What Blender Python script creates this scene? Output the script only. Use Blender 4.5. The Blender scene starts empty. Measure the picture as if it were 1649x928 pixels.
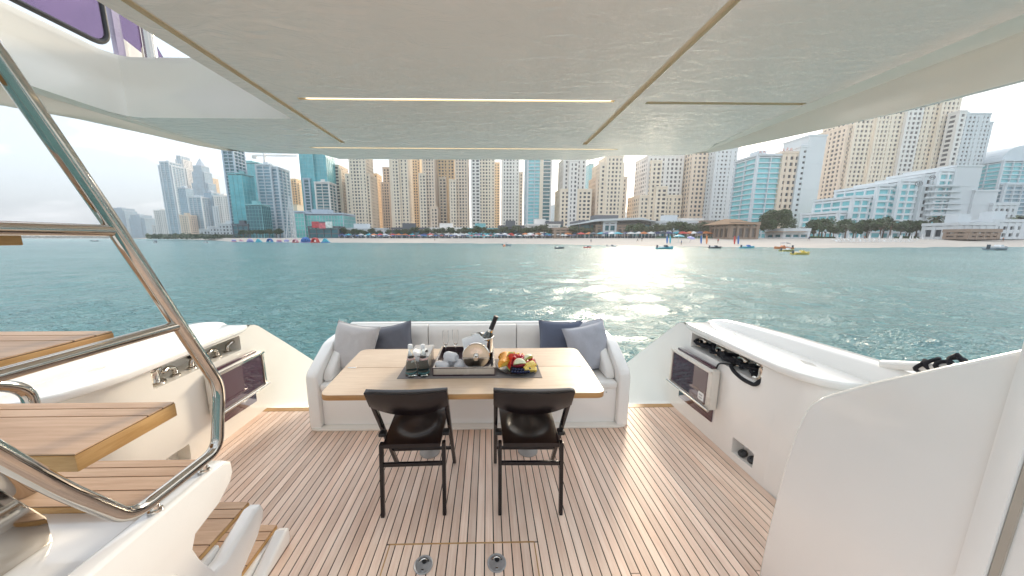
import bpy, bmesh, math, random
import numpy as np
from mathutils import Vector, Matrix, noise
random.seed(7)
R = math.radians
SC = bpy.context.scene
COL = SC.collection

# ------------------------------------------------------------------ camera
F, PX, PY, HOR, VP = 500.0, 795.0, 464.0, 383.0, 785.0       # focal length and principal point for a 1649 x 928 frame
PITCH = math.atan((PY - HOR) / F)
YAW = math.atan((PX - VP) * math.cos(PITCH) / F)
cam_d = bpy.data.cameras.new('camera')
cam = bpy.data.objects.new('camera', cam_d); COL.objects.link(cam)
cam.location = (0, 0, 1.6)
cam.rotation_euler = (math.pi / 2 - PITCH, 0, -YAW)
cam_d.sensor_width = 36.0
cam_d.lens = F / 1649 * 36.0
cam_d.shift_x = (824.5 - PX) / 1649
cam_d.clip_start = 0.05
cam_d.clip_end = 30000
SC.camera = cam

# ------------------------------------------------------------------ sky, sun, exposure
SUN_AZ, SUN_EL = R(26.0), R(19.0)          # azimuth from the stern axis (+Y) towards +X
w = bpy.data.worlds.new('World'); SC.world = w; w.use_nodes = True
nt = w.node_tree; nt.nodes.clear()
def wn(t, **k):
    n = nt.nodes.new(t)
    for a, b in k.items(): setattr(n, a, b)
    return n
sky = wn('ShaderNodeTexSky', sky_type='NISHITA', sun_disc=False, sun_elevation=SUN_EL, sun_rotation=SUN_AZ,
         altitude=0, air_density=1.0, dust_density=2.0, ozone_density=1.0)
tc = wn('ShaderNodeTexCoord')
sep = wn('ShaderNodeSeparateXYZ'); nt.links.new(tc.outputs['Generated'], sep.inputs[0])
add = wn('ShaderNodeMath', operation='ADD'); nt.links.new(sep.outputs['Z'], add.inputs[0]); add.inputs[1].default_value = 0.24
mx = wn('ShaderNodeMath', operation='MAXIMUM'); nt.links.new(add.outputs[0], mx.inputs[0]); mx.inputs[1].default_value = 0.05
dv = wn('ShaderNodeVectorMath', operation='DIVIDE')
cmb = wn('ShaderNodeCombineXYZ')
for i in range(3): nt.links.new(mx.outputs[0], cmb.inputs[i])
nt.links.new(tc.outputs['Generated'], dv.inputs[0]); nt.links.new(cmb.outputs[0], dv.inputs[1])
mp = wn('ShaderNodeMapping'); mp.inputs['Scale'].default_value = (0.9, 1.25, 1.0); mp.inputs['Location'].default_value = (1.2, -2.0, 0.3); nt.links.new(dv.outputs[0], mp.inputs[0])
nz = wn('ShaderNodeTexNoise'); nz.inputs['Scale'].default_value = 1.15; nz.inputs['Detail'].default_value = 9; nz.inputs['Roughness'].default_value = 0.52
nt.links.new(mp.outputs[0], nz.inputs['Vector'])
rp = wn('ShaderNodeValToRGB'); rp.color_ramp.elements[0].position = 0.49; rp.color_ramp.elements[1].position = 0.70
nt.links.new(nz.outputs['Fac'], rp.inputs[0])
cm = wn('ShaderNodeMath', operation='MULTIPLY'); nt.links.new(rp.outputs[0], cm.inputs[0]); cm.inputs[1].default_value = 0.85
# thin milky veil under the clouds: same everywhere
veil = wn('ShaderNodeMixRGB'); veil.inputs[0].default_value = 0.86; veil.inputs[2].default_value = (2.0, 2.25, 2.45, 1)
nt.links.new(sky.outputs[0], veil.inputs[1])
cl = wn('ShaderNodeMixRGB'); cl.inputs[2].default_value = (6.8, 6.7, 6.8, 1)
nt.links.new(cm.outputs[0], cl.inputs[0]); nt.links.new(veil.outputs[0], cl.inputs[1])
bg = wn('ShaderNodeBackground'); bg.inputs['Strength'].default_value = 0.12
nt.links.new(cl.outputs[0], bg.inputs['Color'])
wo = wn('ShaderNodeOutputWorld'); nt.links.new(bg.outputs[0], wo.inputs['Surface'])

sd = bpy.data.lights.new('sun', 'SUN'); sun = bpy.data.objects.new('sun', sd); COL.objects.link(sun)
sd.energy = 1.15; sd.angle = R(12.0); sd.color = (1.0, 0.86, 0.66)
sdir = Vector((math.sin(SUN_AZ) * math.cos(SUN_EL), math.cos(SUN_AZ) * math.cos(SUN_EL), math.sin(SUN_EL)))
sun.rotation_euler = sdir.to_track_quat('Z', 'Y').to_euler()
sun.location = (60, 140, 60)
vs = SC.view_settings
vs.view_transform = 'Standard'; vs.look = 'None'; vs.gamma = 1.0; vs.use_curve_mapping = False
vs.exposure = 2.1
SC.cycles.use_denoising = True
SC.cycles.max_bounces = 10; SC.cycles.diffuse_bounces = 5; SC.cycles.glossy_bounces = 4; SC.cycles.transmission_bounces = 8; SC.cycles.transparent_max_bounces = 8
SC.cycles.caustics_reflective = False; SC.cycles.caustics_refractive = False
SC.cycles.sample_clamp_indirect = 6.0

# ------------------------------------------------------------------ helpers
def lin(h):
    h = h.lstrip('#'); v = [int(h[i:i + 2], 16) / 255 for i in (0, 2, 4)]
    return tuple(((c + 0.055) / 1.055) ** 2.4 if c > 0.04045 else c / 12.92 for c in v)

_fw = Vector((math.sin(YAW) * math.cos(PITCH), math.cos(YAW) * math.cos(PITCH), -math.sin(PITCH)))
_rt = Vector((math.cos(YAW), -math.sin(YAW), 0))
_dn = Vector((-math.sin(YAW) * math.sin(PITCH), -math.cos(YAW) * math.sin(PITCH), -math.cos(PITCH)))
def at(x, y, Y):
    """world point seen at photo position (x, y) when it stands Y metres aft of the camera"""
    d = _fw + _rt * ((x - PX) / F) + _dn * ((y - PY) / F)
    t = Y / d.y
    return Vector((d.x * t, Y, 1.6 + d.z * t))

class MB:
    """collects geometry of ONE mesh object"""
    def __init__(s): s.bm = bmesh.new()
    def _merge(s, b2, M=None):
        me = bpy.data.meshes.new('tmp'); b2.to_mesh(me); b2.free()
        if M is not None: me.transform(M)
        s.bm.from_mesh(me); bpy.data.meshes.remove(me)
    def box(s, x0, x1, y0, y1, z0, z1, bev=0, seg=2, M=None):
        b = bmesh.new()
        v = [b.verts.new((x, y, z)) for z in (z0, z1) for y in (y0, y1) for x in (x0, x1)]
        for f in ((0, 2, 3, 1), (4, 5, 7, 6), (0, 1, 5, 4), (2, 6, 7, 3), (0, 4, 6, 2), (1, 3, 7, 5)):
            b.faces.new([v[i] for i in f])
        if bev: bmesh.ops.bevel(b, geom=list(b.edges), offset=bev, segments=seg, profile=0.5, affect='EDGES')
        s._merge(b, M); return s
    def prism(s, pts, a0, a1, axis='Z', bev=0, seg=2, M=None):
        """polygon pts extruded between a0 and a1 along an axis (Z: pts are xy, X: pts are yz, Y: pts are xz)"""
        b = bmesh.new()
        def P(p, a):
            return {'Z': (p[0], p[1], a), 'X': (a, p[0], p[1]), 'Y': (p[0], a, p[1])}[axis]
        lo = [b.verts.new(P(p, a0)) for p in pts]; hi = [b.verts.new(P(p, a1)) for p in pts]
        f0 = b.faces.new(lo); f1 = b.faces.new(hi[::-1]); n = len(pts)
        for i in range(n): b.faces.new((lo[i], hi[i], hi[(i + 1) % n], lo[(i + 1) % n]))
        bmesh.ops.recalc_face_normals(b, faces=b.faces)
        if bev:
            es = [e for f in (f0, f1) for e in f.edges]
            bmesh.ops.bevel(b, geom=es, offset=bev, segments=seg, profile=0.5, affect='EDGES')
        bmesh.ops.triangulate(b, faces=[f for f in b.faces if len(f.verts) > 4])
        s._merge(b, M); return s
    def plate(s, outer, holes, fn):
        """flat sheet with holes; fn maps a 2D point to 3D"""
        b = bmesh.new(); es = []
        for loop in [outer] + list(holes):
            vv = [b.verts.new(fn(*p)) for p in loop]
            es += [b.edges.new((vv[i], vv[(i + 1) % len(vv)])) for i in range(len(vv))]
        bmesh.ops.triangle_fill(b, use_beauty=True, edges=es)
        bmesh.ops.recalc_face_normals(b, faces=b.faces)
        s._merge(b); return s
    def tube(s, path, r, seg=12, closed=False, caps=True, r1=None, M=None):
        P = [Vector(p) for p in path]; n = len(P); b = bmesh.new(); rings = []
        up = None
        for i in range(n):
            if closed: t = (P[(i + 1) % n] - P[i - 1]).normalized()
            else: t = (P[min(i + 1, n - 1)] - P[max(i - 1, 0)]).normalized()
            if up is None:
                up = t.cross(Vector((0, 0, 1)))
                if up.length < 1e-3: up = t.cross(Vector((1, 0, 0)))
                up.normalize()
            else:
                up = (up - t * up.dot(t)).normalized()
            sd_ = t.cross(up)
            rr = r if r1 is None else r + (r1 - r) * i / (n - 1)
            if isinstance(rr, (list, tuple)): rr = rr[i]
            rings.append([b.verts.new(P[i] + (up * math.cos(a) + sd_ * math.sin(a)) * rr) for a in [2 * math.pi * k / seg for k in range(seg)]])
        m = n if closed else n - 1
        for i in range(m):
            A, B = rings[i], rings[(i + 1) % n]
            for k in range(seg): b.faces.new((A[k], A[(k + 1) % seg], B[(k + 1) % seg], B[k]))
        if caps and not closed:
            b.faces.new(rings[0][::-1]); b.faces.new(rings[-1])
        bmesh.ops.recalc_face_normals(b, faces=b.faces)
        s._merge(b, M); return s
    def lathe(s, prof, seg=20, M=None, cap=True):
        """profile of (radius, z) turned about Z"""
        b = bmesh.new(); rings = []
        for (r, z) in prof:
            if r < 1e-5: rings.append([b.verts.new((0, 0, z))])
            else: rings.append([b.verts.new((r * math.cos(2 * math.pi * k / seg), r * math.sin(2 * math.pi * k / seg), z)) for k in range(seg)])
        for A, B in zip(rings, rings[1:]):
            for k in range(seg):
                q = [A[k % len(A)], A[(k + 1) % len(A)] if len(A) > 1 else None, B[(k + 1) % len(B)] if len(B) > 1 else None, B[k % len(B)]]
                q = [x for x in q if x is not None]
                if len(q) >= 3: b.faces.new(q)
        if cap:
            for Rg in (rings[0], rings[-1]):
                if len(Rg) > 1: b.faces.new(Rg)
        bmesh.ops.recalc_face_normals(b, faces=b.faces)
        s._merge(b, M); return s
    def ball(s, c, r, sx=1, sy=1, sz=1, u=12, v=8, M=None):
        b = bmesh.new(); bmesh.ops.create_uvsphere(b, u_segments=u, v_segments=v, radius=r)
        T = Matrix.Translation(c) @ (M if M is not None else Matrix()) @ Matrix.Diagonal((sx, sy, sz, 1))
        s._merge(b, T); return s
    def raw(s, verts, faces):
        vv = [s.bm.verts.new(v) for v in verts]
        for f in faces:
            try: s.bm.faces.new([vv[i] for i in f])
            except ValueError: pass
        return s
    def build(s, name, mat, parent=None, smooth=40, label=None, kind=None, off=None):
        me = bpy.data.meshes.new(name)
        s.bm.to_mesh(me); s.bm.free()
        if off is None and parent is not None:
            r = parent
            while r.parent is not None: r = r.parent
            off = r.location if parent.get('_abs', True) else None
        if off is not None: me.transform(Matrix.Translation(-Vector(off)))
        if mat is not None: me.materials.append(mat)
        if smooth: me.shade_smooth(); me.set_sharp_from_angle(angle=R(smooth))
        o = bpy.data.objects.new(name, me); COL.objects.link(o)
        if parent is not None: o.parent = parent
        if label: o['label'] = label
        if kind: o['kind'] = kind
        return o

def thing(name, label, cat, loc=(0, 0, 0), rz=0, group=None):
    o = bpy.data.objects.new(name, None); COL.objects.link(o)
    o.location = loc; o.rotation_euler.z = rz; o.empty_display_size = 0.2
    o['label'] = label; o['category'] = cat
    if group: o['group'] = group
    return o
def tag(o, label=None, cat=None, group=None, kind=None):
    if label: o['label'] = label
    if cat: o['category'] = cat
    if group: o['group'] = group
    if kind: o['kind'] = kind
    return o
ONES = ['', 'first', 'second', 'third', 'fourth', 'fifth', 'sixth', 'seventh', 'eighth', 'ninth', 'tenth', 'eleventh', 'twelfth', 'thirteenth', 'fourteenth', 'fifteenth', 'sixteenth', 'seventeenth', 'eighteenth', 'nineteenth']
TENS = {2: ('twentieth', 'twenty'), 3: ('thirtieth', 'thirty'), 4: ('fortieth', 'forty'), 5: ('fiftieth', 'fifty'), 6: ('sixtieth', 'sixty')}
def nth(n):
    if n < 20: return ONES[n]
    t, o = divmod(n, 10); return TENS[t][0] if o == 0 else TENS[t][1] + '-' + ONES[o]
def dup(root, loc, rz=0, label=None, group=None, scale=None):
    r = root.copy(); COL.objects.link(r); r.location = loc; r.rotation_euler.z = rz
    if scale: r.scale = (scale,) * 3
    if label: r['label'] = label
    if group: r['group'] = group
    for ch in root.children:
        c = ch.copy(); COL.objects.link(c); c.parent = r
        for g in ch.children:
            d = g.copy(); COL.objects.link(d); d.parent = c
    return r
def fillet(path, rad, n=6):
    P = [Vector(p) for p in path]; out = [P[0]]
    for i in range(1, len(P) - 1):
        a = (P[i - 1] - P[i]); b = (P[i + 1] - P[i]); d = min(rad, a.length * 0.48, b.length * 0.48)
        A = P[i] + a.normalized() * d; B = P[i] + b.normalized() * d
        for k in range(n + 1):
            t = k / n; out.append(A * (1 - t) ** 2 + P[i] * 2 * t * (1 - t) + B * t * t)
    out.append(P[-1]); return out

# ------------------------------------------------------------------ materials
class NT:
    def __init__(s, name):
        s.m = bpy.data.materials.new(name); s.m.use_nodes = True; s.t = s.m.node_tree
        s.b = s.t.nodes['Principled BSDF']
    def n(s, ty, ins=None, **k):
        nd = s.t.nodes.new(ty)
        for a, b in k.items(): setattr(nd, a, b)
        for a, b in (ins or {}).items():
            if isinstance(b, tuple) and len(b) == 2 and hasattr(b[0], 'outputs'): s.t.links.new(b[0].outputs[b[1]], nd.inputs[a])
            else: nd.inputs[a].default_value = b
        return nd
    def l(s, a, o, b, i): s.t.links.new(a.outputs[o], b.inputs[i])
    def set(s, **k):
        for a, v in k.items(): s.b.inputs[a.replace('_', ' ')].default_value = v
        return s
def plain(name, col, rough=0.5, metal=0.0, var=0.06, scale=6.0, bump=0.0, bscale=60.0, coat=0.0, spec=0.5, rvar=0.06):
    """one colour with slight procedural variation of tone, gloss and relief"""
    k = NT(name); col = lin(col) if isinstance(col, str) else col
    k.set(Roughness=rough, Metallic=metal, Specular_IOR_Level=spec)
    tc = k.n('ShaderNodeTexCoord')
    nz = k.n('ShaderNodeTexNoise', {'Vector': (tc, 'Object'), 'Scale': scale, 'Detail': 5.0, 'Roughness': 0.6})
    a = tuple(max(0, c * (1 - var)) for c in col) + (1,); b = tuple(min(1, c * (1 + var)) for c in col) + (1,)
    rp = k.n('ShaderNodeValToRGB', {'Fac': (nz, 'Fac')})
    rp.color_ramp.elements[0].position = 0.3; rp.color_ramp.elements[1].position = 0.7
    rp.color_ramp.elements[0].color = a; rp.color_ramp.elements[1].color = b
    k.l(rp, 'Color', k.b, 'Base Color')
    mr = k.n('ShaderNodeMapRange', {'Value': (nz, 'Fac'), 'From Min': 0.3, 'From Max': 0.7, 'To Min': max(0.0, rough - rvar * rough * 4), 'To Max': rough + rvar * rough * 4})
    k.l(mr, 'Result', k.b, 'Roughness')
    if coat: k.set(Coat_Weight=coat, Coat_Roughness=0.04)
    if bump:
        n2 = k.n('ShaderNodeTexNoise', {'Vector': (tc, 'Object'), 'Scale': bscale, 'Detail': 4.0})
        bp = k.n('ShaderNodeBump', {'Height': (n2, 'Fac'), 'Strength': bump, 'Distance': 0.01}); k.l(bp, 'Normal', k.b, 'Normal')
    return k.m
def wood(name, c0, c1, grain=(40, 2.2, 40), rough=0.45, rnd=0.22, bump=0.15):
    k = NT(name); c0 = lin(c0); c1 = lin(c1)
    tc = k.n('ShaderNodeTexCoord'); oi = k.n('ShaderNodeObjectInfo')
    ofs = k.n('ShaderNodeVectorMath', {0: (oi, 'Random'), 1: (13.0, 57.0, 31.0)}, operation='MULTIPLY')
    ad = k.n('ShaderNodeVectorMath', {0: (tc, 'Object'), 1: (ofs, 'Vector')}, operation='ADD')
    mp = k.n('ShaderNodeMapping', {'Vector': (ad, 'Vector'), 'Scale': grain})
    nz = k.n('ShaderNodeTexNoise', {'Vector': (mp, 'Vector'), 'Scale': 1.6, 'Detail': 7.0, 'Roughness': 0.65, 'Distortion': 0.4})
    n2 = k.n('ShaderNodeTexNoise', {'Vector': (ad, 'Vector'), 'Scale': 2.1, 'Detail': 2.0})
    mixf = k.n('ShaderNodeMath', {0: (nz, 'Fac'), 1: (n2, 'Fac')}, operation='ADD')
    rp = k.n('ShaderNodeValToRGB', {'Fac': (k.n('ShaderNodeMath', {0: (mixf, 'Value'), 1: 0.5}, operation='MULTIPLY'), 'Value')})
    rp.color_ramp.elements[0].position = 0.36; rp.color_ramp.elements[1].position = 0.62
    rp.color_ramp.elements[0].color = c0 + (1,); rp.color_ramp.elements[1].color = c1 + (1,)
    mr = k.n('ShaderNodeMapRange', {'Value': (oi, 'Random'), 'To Min': 1 - rnd, 'To Max': 1 + rnd * 0.6})
    hs = k.n('ShaderNodeHueSaturation', {'Color': (rp, 'Color'), 'Value': (mr, 'Result')})
    k.l(hs, 'Color', k.b, 'Base Color'); k.set(Roughness=rough)
    bp = k.n('ShaderNodeBump', {'Height': (nz, 'Fac'), 'Strength': bump, 'Distance': 0.002}); k.l(bp, 'Normal', k.b, 'Normal')
    return k.m
def fabric(name, col, scale=420, rough=0.9, var=0.18, bump=0.35):
    k = NT(name); col = lin(col)
    tc = k.n('ShaderNodeTexCoord')
    w1 = k.n('ShaderNodeTexWave', {'Vector': (tc, 'Object'), 'Scale': scale / 6, 'Distortion': 1.5, 'Detail': 2.0}, bands_direction='X')
    w2 = k.n('ShaderNodeTexWave', {'Vector': (tc, 'Object'), 'Scale': scale / 6, 'Distortion': 1.5, 'Detail': 2.0}, bands_direction='Z')
    nz = k.n('ShaderNodeTexNoise', {'Vector': (tc, 'Object'), 'Scale': 90.0, 'Detail': 4.0})
    m1 = k.n('ShaderNodeMath', {0: (w1, 'Fac'), 1: (w2, 'Fac')}, operation='ADD')
    m2 = k.n('ShaderNodeMath', {0: (m1, 'Value'), 1: (nz, 'Fac')}, operation='ADD')
    mr = k.n('ShaderNodeMapRange', {'Value': (m2, 'Value'), 'From Min': 0.6, 'From Max': 2.3, 'To Min': 1 - var, 'To Max': 1 + var})
    hs = k.n('ShaderNodeHueSaturation', {'Color': col + (1,), 'Value': (mr, 'Result')})
    k.l(hs, 'Color', k.b, 'Base Color'); k.set(Roughness=rough, Sheen_Weight=0.2)
    bp = k.n('ShaderNodeBump', {'Height': (m2, 'Value'), 'Strength': bump, 'Distance': 0.001}); k.l(bp, 'Normal', k.b, 'Normal')
    return k.m
def glassy(name, col=(1, 1, 1), rough=0.0, ior=1.45):
    k = NT(name); k.set(Base_Color=tuple(col) + (1,), Roughness=rough, IOR=ior, Transmission_Weight=1.0); return k.m

M = {}
M['gel'] = plain('white gelcoat', (0.85, 0.83, 0.80), 0.16, coat=0.6, var=0.02, scale=1.5)
M['gel_cream'] = plain('cream gelcoat', (0.84, 0.80, 0.73), 0.2, coat=0.5, var=0.025, scale=1.5)
M['ceil'] = plain('ceiling gelcoat', (0.92, 0.80, 0.74), 0.10, coat=1.0, var=0.02, scale=1.2)
_t = M['ceil'].node_tree; _b = _t.nodes['Principled BSDF']; _b.inputs['Coat IOR'].default_value = 1.5
_tc = _t.nodes.new('ShaderNodeTexCoord'); _mp = _t.nodes.new('ShaderNodeMapping'); _mp.inputs['Scale'].default_value = (3.0, 6.5, 3.0); _nz = _t.nodes.new('ShaderNodeTexNoise'); _nz.inputs['Scale'].default_value = 2.0; _nz.inputs['Detail'].default_value = 5.0; _nz.inputs['Distortion'].default_value = 1.2
_bp = _t.nodes.new('ShaderNodeBump'); _bp.inputs['Strength'].default_value = 0.7; _bp.inputs['Distance'].default_value = 0.012
_t.links.new(_tc.outputs['Object'], _mp.inputs[0]); _t.links.new(_mp.outputs[0], _nz.inputs['Vector']); _t.links.new(_nz.outputs['Fac'], _bp.inputs['Height']); _t.links.new(_bp.outputs[0], _b.inputs['Coat Normal'])
M['ceil'].node_tree.nodes['Principled BSDF'].inputs['Coat Roughness'].default_value = 0.012
M['trough'] = plain('beige groove lacquer', (0.78, 0.67, 0.51), 0.35, var=0.05)
M['teak'] = wood('teak plank', '#e0bda6', '#f5dcc9', rough=0.5, rnd=0.17)
M['teak_x'] = wood('teak tread', '#b08a68', '#d3b192', grain=(2.2, 40, 40), rough=0.45, rnd=0.10)
M['teak_edge'] = wood('teak edge', '#a87c48', '#c9a06a', grain=(6, 6, 60), rough=0.45, rnd=0.1)
M['caulk'] = plain('black caulking', (0.012, 0.011, 0.011), 0.6)
M['oak'] = wood('oak table top', '#c0a488', '#d8c2a8', grain=(3.0, 34, 34), rough=0.36, rnd=0.05, bump=0.08)
M['oak_edge'] = wood('oak table edge', '#a87a4c', '#c0935f', grain=(3.0, 34, 34), rough=0.4, rnd=0.05)
M['espresso'] = plain('espresso stained wood', (0.009, 0.0065, 0.008), 0.24, var=0.10, scale=9, bump=0.02, bscale=60, rvar=0.02)
M['steel'] = plain('polished stainless steel', (0.55, 0.51, 0.46), 0.07, metal=1.0, var=0.03)
M['silver'] = plain('polished silver', (0.80, 0.77, 0.72), 0.10, metal=1.0, var=0.02)
M['sofa'] = plain('white vinyl upholstery', (0.80, 0.78, 0.75), 0.5, var=0.03, bump=0.06, bscale=220)
M['seam'] = plain('dark seam', (0.10, 0.09, 0.09), 0.7)
M['fab_light'] = fabric('light grey linen', '#b9b5b4')
M['fab_dark'] = fabric('dark grey cloth', '#62656f')
M['fab_blue'] = fabric('slate blue cloth', '#5c6478')
M['fab_pale'] = fabric('pale grey cloth', '#a9abb4')
M['mat'] = fabric('grey table mat', '#77716f', scale=700)
M['glass'] = glassy('clear glass')
M['wat_glass'] = glassy('bottle glass', (0.90, 0.97, 0.97), ior=1.24)
M['dark_glass'] = plain('dark green bottle glass', (0.012, 0.018, 0.008), 0.06, coat=1.0)
M['white_cap'] = plain('white bottle cap', (0.8, 0.8, 0.8), 0.4)
M['label_teal'] = plain('teal bottle print', (0.06, 0.16, 0.17), 0.5)
M['linen'] = plain('white linen', (0.90, 0.90, 0.90), 0.9, var=0.03, bump=0.25, bscale=260)
M['towel'] = plain('white terry towel', (0.90, 0.90, 0.92), 0.95, var=0.04, bump=0.9, bscale=420)
M['tray_in'] = plain('dark plum tray lining', (0.05, 0.028, 0.035), 0.3)
M['tray_out'] = plain('champagne tray veneer', (0.52, 0.45, 0.38), 0.25, var=0.05, scale=20)
M['black'] = plain('black plastic', (0.012, 0.012, 0.013), 0.4)
M['rope'] = plain('black rope', (0.012, 0.013, 0.02), 0.75, bump=1.0, bscale=300)
k = NT('plum tinted acrylic'); k.set(Base_Color=(0.06, 0.012, 0.03, 1), Roughness=0.04, Coat_Weight=1.0, Coat_Roughness=0.02); M['plum'] = k.m
k = NT('violet windscreen glass'); k.set(Base_Color=(0.26, 0.17, 0.30, 1), Roughness=0.02, IOR=1.3, Transmission_Weight=0.9); M['violet'] = k.m
k = NT('warm light strip'); k.set(Base_Color=(0.9, 0.85, 0.7, 1)); k.b.inputs['Emission Color'].default_value = (1, 0.86, 0.62, 1); k.b.inputs['Emission Strength'].default_value = 0.5; M['led'] = k.m

# ================================================================== THE YACHT
XL, XR = -2.105, 1.783           # inner faces of the bulwarks
WATER = -1.4
# ------------------------------------------------------------------ deck of teak planks
mb = MB(); mb.box(XL, XR, -0.9, 2.78, -0.08, -0.004)
deck = mb.build('deck', M['caulk'], smooth=None); tag(deck, kind='structure')
PITCHW, GAP = 0.0470, 0.0060
HX0, HX1, HY = -0.520, 0.243, 1.413
pl_cache = {}
def plank(x0, x1, y0, y1, parent=deck, z=0.0):
    key = (round(x1 - x0, 4), round(y1 - y0, 3))
    if key not in pl_cache:
        m = MB(); w_, l_ = key[0] / 2, key[1] / 2
        m.box(-w_, w_, -l_, l_, -0.006, 0.0)
        o = m.build('plank', M['teak'], smooth=None); pl_cache[key] = o.data
    else:
        o = bpy.data.objects.new('plank', pl_cache[key]); COL.objects.link(o)
    o.parent = parent; o.location = ((x0 + x1) / 2, (y0 + y1) / 2, z)
    return o
x = XL + 0.062
n_pl = int((XR - 0.062 - x) / PITCHW)
PITCHW = (XR - 0.062 - x) / n_pl
for i in range(n_pl):
    a, b = x + i * PITCHW + GAP / 2, x + (i + 1) * PITCHW - GAP / 2
    c = (a + b) / 2
    j = 0.0
    if HX0 < c < HX1:
        plank(a, b, HY + 0.004, 2.715); plank(a, b, 0.62, HY - 0.004); plank(a, b, -0.88, 0.612)
    else:
        s_ = [-0.88, 2.715]
        cut = -0.6 + ((i * 7919) % 13) / 13 * 2.0
        plank(a, b, -0.88, cut - 0.002); plank(a, b, cut + 0.002, 2.715)
for a, b in ((XL + 0.002, XL + 0.058), (XR - 0.058, XR - 0.002)):
    plank(a, b, -0.88, 2.715)
mb = MB(); mb.box(XL + 0.002, XR - 0.002, 2.7195, 2.778, -0.006, 0.0012); o = mb.build('margin_board', M['teak_edge'], deck, None)
# hatch trim: a thin brown edging set into the deck round the lifting hatch
mb = MB()
mb.box(HX0, HX1, HY - 0.0035, HY + 0.0035, -0.006, 0.0008)
mb.box(HX0 - 0.003, HX0 + 0.003, 0.62, HY - 0.0036, -0.006, 0.0008); mb.box(HX1 - 0.003, HX1 + 0.003, 0.62, HY - 0.0036, -0.006, 0.0008)
mb.build('hatch_trim', M['teak_edge'], deck, None)
M['latch_metal'] = plain('brushed grey metal', (0.42, 0.42, 0.43), 0.38, metal=0.6, var=0.12, scale=50)
M['latch_dark'] = plain('dark metal', (0.06, 0.06, 0.065), 0.4, metal=0.8)
def latch(xc, yc, label):
    t = thing('flush_deck_latch', label, 'deck latch', (xc, yc, 0), 0, 'flush latches in the deck hatch')
    MB().lathe([(0.0, 0.0), (0.047, 0.0), (0.047, 0.0035), (0.043, 0.005), (0.040, 0.0035), (0.0, 0.0035)], 32).build('rim', M['latch_metal'], t, 10, off=(0, 0, 0))
    m = MB(); m.tube([(0.027 * math.cos(a), 0.027 * math.sin(a), 0.0055) for a in np.linspace(R(20), R(160), 12)], 0.0035, 6)
    m.build('pull_ring', M['silver'], t, off=(0, 0, 0))
    MB().lathe([(0, 0.0036), (0.012, 0.0036), (0.012, 0.006), (0, 0.007)], 16, M=Matrix.Translation((0.002, 0.014, 0))).build('lock_button', M['latch_dark'], t, off=(0, 0, 0))
    MB().box(-0.006, 0.006, -0.030, -0.024, 0.0036, 0.006).build('keyhole', M['silver'], t, off=(0, 0, 0))
latch(-0.322, 1.305, 'round metal latch set in the deck behind the left chair')
latch(0.041, 1.307, 'round metal latch set in the deck behind the right chair')

# ------------------------------------------------------------------ hull and stern steps
mb = MB()
mb.prism([(-1.44, WATER - 0.3), (-1.44, -0.10), (1.12, -0.10), (1.12, WATER - 0.3)], 2.95, 3.25, 'Y')
for k_, (y0, z1) in enumerate(((2.80, -0.28), (3.10, -0.54), (3.40, -0.80))):
    mb.box(XL + 0.01, -1.44, y0, y0 + 0.30, WATER - 0.2, z1, 0.012); mb.box(1.12, XR - 0.01, y0, y0 + 0.30, WATER - 0.2, z1, 0.012)
mb.box(XL + 0.01, XR - 0.01, 3.705, 4.6, -1.10, -1.0, 0.02)
o = mb.build('yacht_stern_steps', M['gel']); tag(o, 'white moulded steps going down beside the sofa to the stern platform', 'boat steps')

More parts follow.
